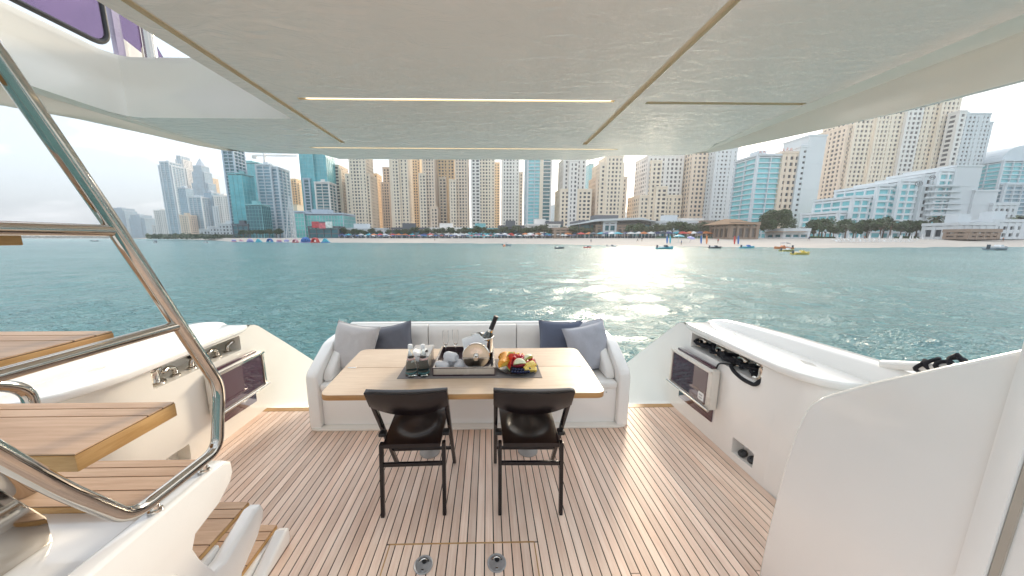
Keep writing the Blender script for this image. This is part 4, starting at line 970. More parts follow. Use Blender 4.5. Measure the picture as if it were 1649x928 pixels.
bl = [(-0.062 + 0.0175 * i + (0.008 if r_ else 0), -0.103 - 0.008 * math.sin(i * 0.5) + 0.016 * r_, 0.018 + 0.011 * r_) for r_ in range(2) for i in range(7)]
for i, (a, b, c) in enumerate(bl):
    m = MB(); m.lathe([(0, -0.0095), (0.006, -0.008), (0.0098, 0.0), (0.007, 0.0075), (0.004, 0.0082), (0.0032, 0.0068), (0, 0.0066)], 12)
    o = m.build('blueberry', fr_blue, smooth=70, off=(0, 0, 0))
    fput(o, (FX + a + 0.02, FY + b * 0.98, FZ + c), (rg_.uniform(-60, 60), rg_.uniform(-60, 60), 0), 'dark blueberry in the row along the front of the fruit plate', 'fruit', 'blueberries on the plate')

# ================================================================== SEA
k = NT('turquoise sea water')
tc = k.n('ShaderNodeTexCoord')
n0 = k.n('ShaderNodeTexNoise', {'Vector': (tc, 'Object'), 'Scale': 0.035, 'Detail': 3.0})
rp0 = k.n('ShaderNodeValToRGB', {'Fac': (n0, 'Fac')})
rp0.color_ramp.elements[0].position = 0.3; rp0.color_ramp.elements[1].position = 0.7
rp0.color_ramp.elements[0].color = (0.112, 0.290, 0.300, 1); rp0.color_ramp.elements[1].color = (0.155, 0.355, 0.360, 1)
k.l(rp0, 'Color', k.b, 'Base Color'); k.set(Roughness=0.20, IOR=1.45)
mpw = k.n('ShaderNodeMapping', {'Vector': (tc, 'Object'), 'Scale': (1.0, 1.7, 1.0), 'Rotation': (0, 0, 0.35)})
n1 = k.n('ShaderNodeTexNoise', {'Vector': (mpw, 'Vector'), 'Scale': 5.5, 'Detail': 4.0, 'Roughness': 0.55, 'Distortion': 0.9})
n2 = k.n('ShaderNodeTexNoise', {'Vector': (mpw, 'Vector'), 'Scale': 1.6, 'Detail': 3.0, 'Roughness': 0.5, 'Distortion': 0.6})
bp1 = k.n('ShaderNodeBump', {'Height': (n2, 'Fac'), 'Strength': 1.0, 'Distance': 0.55})
bp2 = k.n('ShaderNodeBump', {'Height': (n1, 'Fac'), 'Strength': 1.0, 'Distance': 0.28, 'Normal': (bp1, 'Normal')}); k.l(bp2, 'Normal', k.b, 'Normal')
M['sea'] = k.m
nr, rat = 510, 1.0148
rr = 2.2 * rat ** np.arange(nr)
th_f = np.linspace(R(-78), R(78), 620); th_b = np.linspace(R(78), R(282), 50)[1:-1]
th = np.concatenate([th_f, th_b]); na = len(th)
RR, TH = np.meshgrid(rr, th, indexing='ij')
WX, WY = RR * np.sin(TH), RR * np.cos(TH)
WZ = np.zeros_like(WX)
rs = np.random.RandomState(4)
dr = RR * 0.0148
for i in range(46):
    lam = 0.35 * (14 / 0.35) ** (i / 45) * rs.uniform(0.9, 1.1)
    amp = 0.0185 * lam ** 0.82 * (0.4 if lam > 3 else 1.0) * 0.75
    a = R(70) + rs.normal(0, 0.75); kx, ky = 2 * math.pi / lam * math.cos(a), 2 * math.pi / lam * math.sin(a)
    fade = np.clip((lam / dr - 2.5) / 3.0, 0, 1)
    env = 0.6 + 0.4 * np.sin(WX * 0.13 / lam ** 0.5 + rs.uniform(0, 6)) * np.sin(WY * 0.11 / lam ** 0.5 + rs.uniform(0, 6))
    ph = kx * WX + ky * WY + rs.uniform(0, 6.28)
    WZ += amp * fade * env * (np.sin(ph) + 0.22 * np.cos(2 * ph))
co = np.stack([WX, WY, WZ + WATER], -1).reshape(-1, 3)
ii, jj = np.meshgrid(np.arange(nr - 1), np.arange(na), indexing='ij'); j2 = (jj + 1) % na
quads = np.stack([ii * na + jj, ii * na + j2, (ii + 1) * na + j2, (ii + 1) * na + jj], -1).reshape(-1, 4)[:, ::-1]
me = bpy.data.meshes.new('sea'); me.vertices.add(len(co)); me.vertices.foreach_set('co', co.ravel())
me.loops.add(quads.size); me.loops.foreach_set('vertex_index', quads.ravel().astype(np.int32))
me.polygons.add(len(quads)); me.polygons.foreach_set('loop_start', np.arange(0, quads.size, 4, dtype=np.int32)); me.polygons.foreach_set('loop_total', np.full(len(quads), 4, dtype=np.int32))
me.update(calc_edges=True); me.shade_smooth(); me.materials.append(M['sea'])
sea = bpy.data.objects.new('sea', me); COL.objects.link(sea); tag(sea, kind='structure')

# ================================================================== SHORE
SHX = [-600, 150, 250, 330, 372, 480, 640, 800, 900, 1000, 1060, 1200, 1330, 1480, 1560, 1649, 2400]
SHD = [1900, 1500, 900, 420, 235, 205, 185, 160, 140, 118, 108, 98, 92, 94, 100, 100, 110]
def shore(px): return float(np.interp(px, SHX, SHD))
def ground(px, tt):
    """point on the beach: tt=0 waterline .. 1 promenade edge, then level land"""
    D = shore(px) + 42 * tt * (1 + shore(px) / 600)
    z = WATER - 0.02 + 2.75 * min(1, tt) ** 0.85 if tt >= 0 else WATER + 1.2 * tt
    p = at(px, 383, D); return Vector((p.x, D, z))
M['sand'] = plain('pale beach sand', (0.52, 0.46, 0.40), 0.95, var=0.10, scale=0.15, bump=0.4, bscale=2)
M['land'] = plain('grey paving and dry ground', (0.30, 0.27, 0.24), 0.9, var=0.2, scale=0.05)
pxs = list(range(-400, 1900, 12)); tts = [-0.35, 0.0, 0.12, 0.3, 0.5, 0.75, 1.0]
V = []; Fc = []
for px in pxs:
    for tt in tts:
        v = ground(px, tt); v.z += 0.10 * noise.noise((v.x * 0.06, v.y * 0.06, 0)) * (1 if tt > 0.1 else 0.2); V.append(v)
nt_ = len(tts)
for i in range(len(pxs) - 1):
    for j in range(nt_ - 1): a = i * nt_ + j; Fc.append((a, a + nt_, a + nt_ + 1, a + 1))
m = MB(); m.raw(V, Fc); bmesh.ops.recalc_face_normals(m.bm, faces=m.bm.faces); o = m.build('beach', M['sand'], smooth=60); tag(o, kind='structure')
V = []; Fc = []
for px in pxs:
    g1 = ground(px, 0.99); V.append((g1.x, g1.y, 1.30))
    V.append((g1.x * (3600 / g1.y), 3600, 1.30))
for i in range(len(pxs) - 1): Fc.append((2 * i, 2 * i + 2, 2 * i + 3, 2 * i + 1))
m = MB(); m.raw(V, Fc); bmesh.ops.recalc_face_normals(m.bm, faces=m.bm.faces); o = m.build('land', M['land'], smooth=None); tag(o, kind='structure')
LZ = 1.30

# ================================================================== BUILDINGS
def wallmat(nm, c, v=0.07): return plain(nm, c, 0.8, var=v, scale=0.06, rvar=0.02)
W = {'beige': wallmat('beige render', (0.82, 0.70, 0.56)), 'sandy': wallmat('sandy render', (0.86, 0.63, 0.38)), 'rose': wallmat('rosy render', (0.76, 0.61, 0.48)),
     'grey': wallmat('pale grey render', (0.78, 0.74, 0.70)), 'white': wallmat('white render', (0.62, 0.65, 0.67), 0.03), 'bluegrey': wallmat('blue grey cladding', (0.46, 0.53, 0.60)),
     'brown': wallmat('brown render', (0.30, 0.22, 0.17)), 'slate': wallmat('dark slate cladding', (0.12, 0.13, 0.15)), 'cool': wallmat('cool white render', (0.60, 0.65, 0.69)),
     'bright': wallmat('bright white render', (0.74, 0.77, 0.79), 0.03), 'teal': wallmat('teal mullions', (0.22, 0.48, 0.50))}
def glz(nm, c, r=0.22, sp=0.5): return plain(nm, c, r, var=0.25, scale=0.09, rvar=0.1, spec=sp)
G = {'dark': glz('dark window glass', (0.035, 0.045, 0.06), 0.3, 0.2), 'teal': glz('teal curtain glass', (0.10, 0.42, 0.47), 0.14), 'deep': glz('deep teal glass', (0.03, 0.15, 0.18), 0.12),
     'blue': glz('pale blue glass', (0.22, 0.36, 0.44), 0.18), 'aqua': glz('aqua balcony glass', (0.22, 0.58, 0.62), 0.2), 'bronze': glz('bronze glass', (0.14, 0.12, 0.11), 0.25), 'sea': glz('sea green glass', (0.16, 0.50, 0.46), 0.18)}
# style: wall, glass, floor height, spandrel height, pier pitch, pier width, proud
ST = {'P': ('beige', 'dark', 4.0, 1.8, 4.3, 2.0, 0.5), 'Ps': ('sandy', 'dark', 4.0, 1.8, 4.2, 2.1, 0.5), 'Pr': ('rose', 'dark', 4.0, 1.8, 4.1, 2.0, 0.5), 'Pg': ('grey', 'dark', 4.1, 1.8, 4.4, 2.1, 0.5),
      'W': ('white', 'dark', 3.6, 2.0, 4.2, 2.4, 0.4), 'B': ('cool', 'blue', 3.6, 0.9, 7.0, 0.7, 1.1), 'Bd': ('grey', 'deep', 3.6, 0.7, 9.0, 0.5, 1.2), 'Bt': ('bluegrey', 'deep', 3.6, 0.9, 6.0, 0.6, 1.0),
      'G': ('bluegrey', 'blue', 4.0, 0.5, 3.0, 0.35, 0.2), 'Gt': ('teal', 'teal', 4.2, 0.22, 4.2, 0.18, 0.12), 'Gd': ('teal', 'deep', 3.8, 0.25, 3.0, 0.2, 0.12),
      'T': ('cool', 'aqua', 3.4, 0.7, 8.0, 0.5, 1.0), 'S': ('white', 'dark', 60, 59, 60, 59, 0.3), 'Sg': ('beige', 'dark', 60, 59, 60, 59, 0.3), 'M': ('bluegrey', 'sea', 3.6, 0.35, 2.6, 0.2, 0.2),
      'L': ('grey', 'bronze', 4.0, 1.0, 5.0, 0.6, 0.6), 'Lw': ('white', 'deep', 4.0, 1.1, 4.0, 0.8, 0.6), 'Lb': ('brown', 'bronze', 4.2, 1.0, 3.2, 0.9, 0.6), 'Ls': ('slate', 'deep', 4.0, 0.8, 6.0, 0.4, 0.5), 'Lt': ('teal', 'aqua', 4.0, 0.9, 4.0, 0.4, 0.4), 'Hw': ('white', 'dark', 3.4, 1.5, 3.2, 1.6, 0.5), 'K': ('bright', 'aqua', 3.4, 1.1, 5.2, 0.8, 0.7)}
BUILT = []
def building(name, label, cat, D, depth, blocks, short, z0=LZ, roof=True, group=None, cap='parapet'):
    allx = [b[0] for b in blocks] + [b[1] for b in blocks]
    c = at((min(allx) + max(allx)) / 2, 372, D)
    root = thing(name, label, cat, (c.x, D + depth / 2, z0), 0, group)
    walls, glass, caps = {}, {}, {}
    for bi, b in enumerate(blocks):
        x0, x1, yt, sty = b[:4]; dy = b[4] if len(b) > 4 else 0.0; dd = b[5] if len(b) > 5 else depth
        wm, gm, fh, sb, pp, pw, pr = ST[sty]
        X0, X1 = at(x0, 372, D + dy).x, at(x1, 372, D + dy).x; Y0, Y1 = D + dy, D + dy + dd + 0.13 * bi; z1 = at((x0 + x1) / 2, yt, D + dy).z
        wb = walls.setdefault(wm, MB()); gb = glass.setdefault((gm, bi), MB())
        if sty in ('S', 'Sg'):
            wb.box(X0 - pr, X1 + pr, Y0 - pr, Y1 + pr, z0 - 0.4, z1 + 0.9)
            for i in range(1, 4): wb.box(X0 - pr - 0.12, X1 + pr + 0.12, Y0 - pr - 0.12, Y1 + pr + 0.1, z0 + (z1 - z0) * i / 4, z0 + (z1 - z0) * i / 4 + 0.5)
            caps.setdefault(wm, []).append((X0 - pr - 0.3, X1 + pr + 0.3, Y0 - pr - 0.3, Y1 + pr + 0.3, z1 + 0.95, z1 + 2.0)); continue
        gb.box(X0, X1, Y0, Y1, z0 - 0.5, z1)
        nf = max(1, int(round((z1 - z0) / fh))); f_ = (z1 - z0) / nf
        for i in range(nf + 1):
            za = z0 + i * f_ - sb / 2; zb = za + sb
            wb.box(X0 - pr, X1 + pr, Y0 - pr, Y1 + pr, max(z0 - 0.4, za), min(zb, z1 + 0.8))
        p2 = pr + 0.12
        for (u0, u1, face) in ((X0, X1, 'f'), (Y0, Y1, 'l'), (Y0, Y1, 'r')):
            npier = max(1, int(round((u1 - u0) / pp)))
            for i in range(npier + 1):
                u = u0 + (u1 - u0) * i / npier; hw = pw / 2 * (1.55 if i % 4 == 0 else (0.8 if i % 4 == 2 else 1.0))
                a, e = max(u0 - p2, u - hw), min(u1 + p2, u + hw)
                if i == 0: a = u0 - p2 - 0.02
                if i == npier: e = u1 + p2 + 0.02
                if face == 'f': wb.box(a, e, Y0 - p2, Y0 + 0.2, z0 - 0.3, z1 + 0.9)
                elif face == 'l': wb.box(X0 - p2, X0 + 0.2, a + 0.06, e - 0.06, z0 - 0.3, z1 + 0.9)
                else: wb.box(X1 - 0.2, X1 + p2, a + 0.06, e - 0.06, z0 - 0.3, z1 + 0.9)
        if roof:
            cb = caps.setdefault(wm, [])
            cb.append((X0 - pr - 0.3, X1 + pr + 0.3, Y0 - pr - 0.3, Y1 + pr + 0.3, z1 + 0.95, z1 + 2.3))
            if (X1 - X0) > 14: cb.append((X0 + 0.25 * (X1 - X0), X0 + 0.6 * (X1 - X0), Y0 + 0.3 * dd, Y0 + 0.7 * dd, z1 + 2.31, z1 + 6.0))
    for gm, mbx in glass.items():
        if len(mbx.bm.verts): mbx.build('glazing', G[gm[0]], root, None)
    for wm, mbx in walls.items(): mbx.build('window_grid', W[wm], root, None, kind='stuff')
    for wm, bxs in caps.items():
        for bx in bxs: MB().box(*bx).build('roof', W[wm], root, None)
    BUILT.append((min(allx), max(allx), short)); return root
T = 'tower'
building(T, 'pale curved blue block across the water, farthest left', T, 1150, 40, [(181, 206, 340, 'G'), (184, 203, 336, 'G', -2)], 'the far blue blocks')
building(T, 'lower pale blue block just right of the farthest left one', T, 1120, 40, [(211, 236, 352, 'G'), (214, 229, 347, 'G', -2)], 'the far blue blocks')
building(T, 'short grey-beige tower at the left foot of the far skyline', T, 820, 30, [(253, 271, 340, 'Pg')], 'the left skyline')
building(T, 'lowest little block at the left end of the far skyline', T, 840, 30, [(246, 255, 364, 'Pg')], 'the left skyline')
building(T, 'slim balconied blue-white tower, leftmost tall one of the skyline', T, 700, 26, [(273, 292, 268, 'B'), (276, 289, 262, 'B', -2)], 'the left skyline')
building(T, 'tall grey tower with stepped crown behind the slim balconied tower', T, 940, 26, [(294, 318, 300, 'Pg'), (297, 315, 272, 'Pg', -2), (300, 312, 258, 'Pg', -4), (303, 309, 252, 'B', -5)], 'the left skyline')
r_ = building(T, 'grey tower tapering to a pointed top on the left skyline', T, 920, 24, [(320, 346, 296, 'G'), (323, 342, 278, 'G', -2), (326, 339, 268, 'G', -4)], 'the left skyline')
p = at(332.5, 268, 916); q = at(332.5, 254, 916); p.x = at(332.5, 372, 916).x
m = MB(); m.lathe([(11, p.z + 2), (9, p.z + 8), (4, q.z - 4), (0.6, q.z), (0, q.z + 8)], 8, M=Matrix.Translation((p.x, 928, 0))); m.build('spire', W['bluegrey'], r_)
building(T, 'slanting pale glass slab low in front of the grey crowned tower', T, 660, 16, [(297, 309, 304, 'G')], 'the left skyline')
building(T, 'small brown block at the foot of the left skyline', T, 600, 16, [(293, 307, 348, 'Pr')], 'the left skyline')
building(T, 'narrow balconied tower left of the pointed one', T, 620, 18, [(312, 331, 319, 'B')], 'the left skyline')
building(T, 'narrow blue-grey tower right of the pointed one', T, 640, 18, [(334, 352, 317, 'B'), (337, 349, 311, 'G', -2)], 'the left skyline')
building(T, 'grey punched-window tower right beside the dark teal tower', T, 610, 18, [(352, 373, 317, 'Pg'), (348, 356, 334, 'W', -2)], 'the left skyline')
building(T, 'golden-beige slab rising behind the pointed tower', T, 1020, 22, [(338, 353, 288, 'Ps')], 'the left skyline')
building('terraced_building', 'low white terraced building stepping up like a ramp', 'building', 400, 20, [(322, 345, 372, 'W'), (338, 360, 368, 'W', -1), (353, 376, 363, 'W', -2)], 'the white ramp building')
r_ = building(T, 'dark teal glass tower with slatted top, leaning over the white ramp', T, 360, 18, [(379, 400, 282, 'Gt'), (376, 391, 238, 'Bt', 1.5, 15)], 'the dark teal tower')
building(T, 'broad teal mirror-glass block behind the white tower with the crane', T, 470, 24, [(392, 428, 264, 'Gt')], 'the dark teal tower')
building(T, 'dark green-glass cube at the foot of the teal tower', T, 345, 14, [(400, 425, 332, 'Gd'), (376, 400, 364, 'Ls', -1)], 'the dark teal tower')
r_ = building(T, 'white balconied tower under construction, with a crane on its roof', T, 380, 20, [(425, 446, 268, 'B'), (443, 457, 272, 'B', 2)], 'the white tower')
p = at(439, 268, 390); q = at(437, 252, 390); p.x = at(439, 372, 390).x
m = MB(); m.box(p.x - 0.9, p.x + 0.9, 389, 391, p.z, q.z + 3); m.box(p.x - 14, p.x + 38, 389.4, 390.6, q.z, q.z + 1.2); m.box(p.x - 14, p.x - 9, 389, 391, q.z - 2.5, q.z - 0.05)
m.tube([(p.x, 390, q.z + 3), (p.x + 30, 390, q.z + 1.2)], 0.3, 5); m.tube([(p.x, 390, q.z + 3), (p.x - 13, 390, q.z + 1.2)], 0.3, 5); m.build('crane', W['grey'], r_, None)
building(T, 'left of two golden-beige towers behind the white balconied tower', T, 520, 24, [(455, 467, 296, 'Ps'), (458, 466, 290, 'Ps', -2)], 'the golden towers')
building(T, 'right of two golden-beige towers, next to the tall teal glass pair', T, 540, 24, [(468, 489, 297, 'Ps'), (472, 485, 290, 'Ps', -2)], 'the golden towers')
building(T, 'plain mauve-grey slab in front of the golden towers', T, 430, 16, [(466, 482, 332, 'Sg')], 'the golden towers')
r_ = building(T, 'tall turquoise glass tower with dark balconies on its right half', T, 400, 22, [(493, 514, 236, 'Gt'), (497, 505, 290, 'Bt', -1.5, 10), (514, 534, 238, 'Gt', 3), (515, 535, 296, 'Bd', -2, 16)], 'the turquoise tower')
building('glass_hotel', 'long low sea-green glass hotel with a sloping end', 'building', 290, 26, [(479, 554, 347, 'M'), (477, 492, 344, 'M', -2, 20)], 'the green glass hotel')
J = 'apartment_tower'
building(J, 'beige stepped apartment tower right of the turquoise glass tower', T, 430, 26, [(536, 556, 276, 'P'), (540, 553, 268, 'P', -2), (534, 544, 330, 'P', -3)], 'the beige towers')
building(J, 'broad grey-beige apartment tower with lower wings, behind the green hotel', T, 420, 26, [(570, 595, 215, 'P', -2), (563, 600, 283, 'P')], 'the beige towers')
building(J, 'slim golden apartment tower in the first gap of the beige row', T, 480, 20, [(604, 612, 282, 'Ps')], 'the beige towers')
building(J, 'dark teal sliver tower beside the slim golden one', T, 620, 20, [(611, 617, 300, 'Gd')], 'the beige towers')
building(J, 'rosy stepped apartment tower left of the tall grey-beige slab', T, 470, 20, [(618, 630, 296, 'Pr'), (622, 632, 272, 'Pr', 2)], 'the beige towers')
building(J, 'tall grey-beige slab with regular windows, second broad one of the row', T, 410, 26, [(633, 660, 212, 'P'), (636, 646, 215, 'P', -2.5, 10)], 'the beige towers')
building(J, 'golden recessed tower between two tall beige slabs', T, 500, 24, [(661, 680, 256, 'Ps'), (664, 676, 240, 'Ps', -2)], 'the beige towers')
building(J, 'stepped beige tower with a low bay, left of the golden slab', T, 420, 26, [(684, 702, 212, 'Pr'), (678, 688, 282, 'P', -3), (695, 705, 336, 'Pr', -4)], 'the beige towers')
building(J, 'wide golden-beige slab in the middle of the tower row', T, 445, 28, [(703, 733, 212, 'Ps'), (709, 720, 288, 'P', -3)], 'the beige towers')
building(J, 'grey-beige tower with dark window bay, right of the golden slab', T, 418, 24, [(735, 754, 212, 'Pr'), (726, 735, 292, 'P', -4)], 'the beige towers')
building(J, 'pale two-tone apartment slab right of the row centre', T, 415, 26, [(760, 773, 212, 'Pg', -2), (772, 796, 212, 'P')], 'the beige towers')
building(J, 'golden sliver tower in the gap right of the two-tone slab', T, 500, 20, [(796, 804, 264, 'Ps')], 'the beige towers')
building(J, 'plain pale grey apartment tower with few windows', T, 410, 22, [(809, 834, 210, 'Pg'), (832, 840, 280, 'Pr', 3)], 'the pale grey tower')
building(T, 'glass tower with blue-green balconies and dark side, near the centre', T, 330, 24, [(849, 869, 205, 'T'), (868, 872, 205, 'Sg', -1), (872, 884, 205, 'Bd', 1)], 'the balconied glass tower')
building(T, 'far hazy blue block in the gap right of the balconied glass tower', T, 1000, 30, [(887, 900, 332, 'G')], 'the balconied glass tower')
building(J, 'stepped pale apartment tower with terraces, left of the blue sliver', T, 330, 24, [(905, 938, 258, 'Pg'), (901, 949, 308, 'P', -3), (914, 926, 262, 'Pg', -5, 8)], 'the stepped pale tower')
building(T, 'bright blue sliver tower rising between two pale apartment towers', T, 560, 18, [(944, 951, 266, 'Gt')], 'the stepped pale tower')
building(J, 'rosy apartment tower with a notched crown, beside the bright sun gap', T, 330, 24, [(957, 1004, 288, 'Pr'), (962, 998, 266, 'P', -2), (972, 996, 254, 'P', -3)], 'the notched tower')
building(T, 'faint low tower far back in the bright gap', T, 1400, 30, [(1009, 1018, 342, 'G'), (1014, 1026, 346, 'G', -3)], 'the notched tower')
building(J, 'stepped pale apartment tower right of the bright sun gap', T, 320, 26, [(1036, 1090, 254, 'Pg'), (1027, 1092, 318, 'P', -3), (1052, 1068, 304, 'P', -6, 10), (1042, 1056, 262, 'P', -4, 10)], 'the right stepped tower')
building(J, 'slim sandy tower in the narrow gap right of the stepped tower', T, 520, 20, [(1094, 1102, 284, 'Ps')], 'the right stepped tower')
building(J, 'rosy honeycomb-fronted apartment tower, left half of a pair', T, 310, 26, [(1105, 1139, 244, 'Pr')], 'the honeycomb tower')
building(J, 'pale honeycomb-fronted apartment tower, right half of a pair', T, 300, 24, [(1140, 1172, 242, 'W')], 'the honeycomb tower')
building(T, 'pale blue glass block far behind, left of the hotel with the big round tree', T, 760, 30, [(1181, 1208, 322, 'G'), (1186, 1203, 317, 'G', -2)], 'the honeycomb tower')
r_ = building('beach_hotel', 'hotel with aqua balconies, grey window grid and a blank white end', 'building', 220, 18, [(1205, 1244, 254, 'T'), (1244, 1270, 250, 'Pr', -1), (1270, 1281, 240, 'W', -2), (1281, 1306, 222, 'S', -1.5)], 'the beach hotel')
red = plain('red sign letters', (0.55, 0.12, 0.08), 0.5)
for i in range(9):
    c = at(1224 + 6.2 * i, 247 - 0.5 * i, 218); m = MB(); hgt = 1.6 + 0.5 * (i % 2)
    m.tube([(c.x - 0.7, 217.6, c.z), (c.x - 0.5, 217.6, c.z + hgt), (c.x + 0.6, 217.6, c.z + hgt * 0.8), (c.x - 0.3, 217.6, c.z + hgt * 0.45), (c.x + 0.7, 217.6, c.z)], 0.16, 5); m.build('sign_letter', red, r_, None)
building(T, 'aqua balconied tower far behind the blank-ended hotel', T, 430, 20, [(1309, 1336, 294, 'T'), (1313, 1330, 280, 'G', 2)], 'the beach hotel')
building(J, 'huge grey-beige apartment slab behind the stepped white hotel', T, 300, 28, [(1337, 1350, 205, 'Pr', 3), (1348, 1478, 140, 'P'), (1380, 1398, 140, 'P', -2, 10), (1424, 1446, 140, 'Pg', -2.5, 10), (1474, 1500, 132, 'P', -3)], 'the huge slab')
building(J, 'pale tower with an open notched crown on the far right', T, 290, 22, [(1500, 1556, 200, 'W', 2), (1510, 1550, 186, 'W', 0), (1503, 1512, 182, 'Pg', -2, 6)], 'the right tower')
r_ = building(T, 'glass-fronted tower with a rounded top at the right edge', T, 280, 24, [(1588, 1660, 262, 'T'), (1600, 1652, 300, 'B', -3)], 'the right tower')
p = at(1588, 262, 280); q = at(1660, 262, 280); p.x = at(1588, 372, 280).x; q.x = at(1660, 372, 280).x; h_ = (q.x - p.x) / 2
m = MB(); m.prism([(p.x + h_ - h_ * math.cos(a), p.z + 2.3 + 13 * math.sin(a)) for a in np.linspace(0, math.pi, 16)], 281, 303, 'Y'); m.build('arched_roof', W['cool'], r_, None)
# stepped white hotel on the right
r_ = building('stepped_hotel', 'white stepped hotel with turquoise balconies climbing to the right', 'building', 172, 20, [(1345, 1368, 346, 'K', 6), (1364, 1402, 322, 'K', 4), (1400, 1436, 304, 'K', 2), (1434, 1472, 296, 'K', 0), (1470, 1492, 288, 'Hw', -1.5), (1491, 1518, 280, 'K', -3), (1517, 1556, 272, 'S', -4), (1555, 1590, 312, 'S', -5), (1588, 1625, 334, 'Hw', -6)], 'the stepped hotel')
sign = plain('dark sign metal', (0.06, 0.07, 0.09), 0.5)
for (px, py, s_) in ((1478, 296, 1.0), (1500, 286, 0.75)):
    c = at(px, py, 166); m = MB(); m.tube([(c.x + 2.0 * s_ * math.cos(a), 165.6, c.z + 1.3 * s_ * math.sin(a)) for a in np.linspace(0, 2 * math.pi, 18)[:-1]], 0.11, 5, closed=True)
    m.tube([(c.x + (-1.5 + 3 * u) * s_, 165.6, c.z + 0.6 * s_ * math.sin(u * 14)) for u in np.linspace(0, 1, 24)], 0.10, 5); m.build('sign_emblem', sign, r_)
for i in range(6):
    c0_ = at(1500, 300 + 9.5 * i, 166); c1_ = at(1556, 300 + 9.5 * i, 166)
    m = MB(); L_ = c1_.x - c0_.x
    m.prism([(c0_.x, 168.6), (c0_.x + L_ * 0.15, 166.6), (c0_.x + L_ * 0.6, 166.2), (c0_.x + L_ * 0.9, 166.8), (c1_.x, 167.9)], c0_.z, c0_.z + 0.9, 'Z'); m.build('curved_balcony', W['white'], r_, None)
# white lattice frame on the beach front
t = thing('lattice_frame', 'white A-shaped lattice frame standing on the beach behind the inflatables', 'frame', (at(466, 375, 240).x, 240, LZ))
a0 = at(460, 375, 240); a1 = at(473, 375, 240); tp = at(466, 318, 240)
for i, xx in enumerate((a0.x, a1.x)):
    m = MB(); m.tube([(xx, 240, LZ - 1), (tp.x + (xx - tp.x) * 0.12, 240, tp.z)], 0.28, 6); m.build('leg', W['white'], t)
for i in range(7):
    z = LZ + (tp.z - LZ) * i / 7; z2 = LZ + (tp.z - LZ) * (i + 1) / 7
    f0_, f1_ = 1 - 0.88 * i / 7, 1 - 0.88 * (i + 1) / 7; hw = (a1.x - a0.x) / 2
    m = MB(); m.tube([(tp.x - hw * f0_, 240, z), (tp.x + hw * f1_, 240, z2)], 0.16, 5); m.build('brace', W['white'], t)
    m = MB(); m.tube([(tp.x + hw * f0_, 240.2, z), (tp.x - hw * f1_, 240.2, z2)], 0.16, 5); m.build('brace', W['white'], t)
# --- low buildings along the promenade
LB = 'beach_building'
def low(label, D, x0, x1, yt, sty, depth=12, extra=(), short='the promenade'):
    return building(LB, label, 'building', D, depth, [(x0, x1, yt, sty)] + list(extra), short, roof=True)
r_ = low('low dark kiosk with red and white-green billboards, right of the lattice frame', 255, 498, 545, 369, 'Ls', 10)
for (x0, x1, y0, y1, c, nm) in ((503, 513, 367, 357, (0.50, 0.06, 0.07), 'red'), (514, 524, 368, 359, (0.55, 0.13, 0.15), 'rose'), (525, 535, 367, 357, (0.62, 0.70, 0.66), 'white')):
    a = at(x0, y0, 252); b = at(x1, y1, 252); m = MB(); m.box(a.x, b.x, 251.6, 252, a.z, b.z); bb = m.build('billboard', plain(nm + ' billboard print', c, 0.5, var=0.4, scale=0.5), r_, None)
low('white beach restaurant with long flat roof right of the billboards', 262, 550, 618, 372, 'Lw')
low('long pale low arcade below the golden towers', 268, 632, 690, 371, 'Ls', 12)
low('low arcade with white fascia below the middle towers', 268, 692, 752, 371, 'L', 12)
low('low white and aqua restaurant front, left of the dark pavilion', 250, 752, 802, 372, 'Lt', 12)
low('dark two-storey pavilion row below the pale grey tower', 240, 804, 848, 368, 'Ls', 14)
low('grey flat-roofed pavilion below the balconied glass tower', 225, 850, 900, 366, 'L', 14, [(880, 905, 362, 'Ls', 2)])
low('brown panelled hoarding building at the centre of the beach', 190, 894, 928, 373, 'Lb', 10)
r_ = low('long glazed beach club with a thin white slanting roof', 200, 934, 1046, 361, 'Ls', 22, [(960, 1010, 368, 'Lb', -3, 6), (972, 990, 362, 'Lw', -4, 4)], 'the beach club')
a = at(930, 360, 195); b = at(1056, 360, 195)
m = MB(); m.prism([(a.x, a.z - 0.6), (a.x, a.z), (a.x + 12, a.z + 2.6), (b.x - 10, b.z + 3.4), (b.x, b.z + 1.0), (b.x - 10, b.z + 2.2), (a.x + 12, a.z + 1.3)], 193, 224, 'Y'); m.build('slanting_roof', W['white'], r_, None)
low('beige flat-roofed shop row right of the beach club', 190, 1062, 1118, 362, 'Lw', 14, [(1096, 1128, 358, 'L', 2)])
low('low orange-brown cafe below the honeycomb towers', 175, 1128, 1176, 372, 'Lb', 12)
r_ = low('brown hip-roofed beach restaurant left of the big round tree', 140, 1176, 1218, 366, 'Lb', 12, (), 'the brown restaurant')
a = at(1172, 362, 138); b = at(1222, 362, 138); xm = (a.x + b.x) / 2
m = MB(); zr = at(1197, 351, 138).z; za = at(1197, 361, 138).z
m.raw([(a.x, 137, za), (b.x, 137, za), (b.x, 155, za), (a.x, 155, za), (a.x + 4.5, 146, zr), (b.x - 4.5, 146, zr)], [(0, 1, 5, 4), (1, 2, 5), (2, 3, 4, 5), (3, 0, 4), (0, 3, 2, 1)]); m.build('hip_roof', plain('brown roof tiles', (0.26, 0.15, 0.08), 0.8, var=0.2, scale=2), r_, None)
r_ = low('small tiled pergola pavilion right of the big round tree', 142, 1262, 1300, 376, 'Lw', 8)
a = at(1260, 374, 140); b = at(1302, 374, 140); zr = at(1280, 370, 140).z
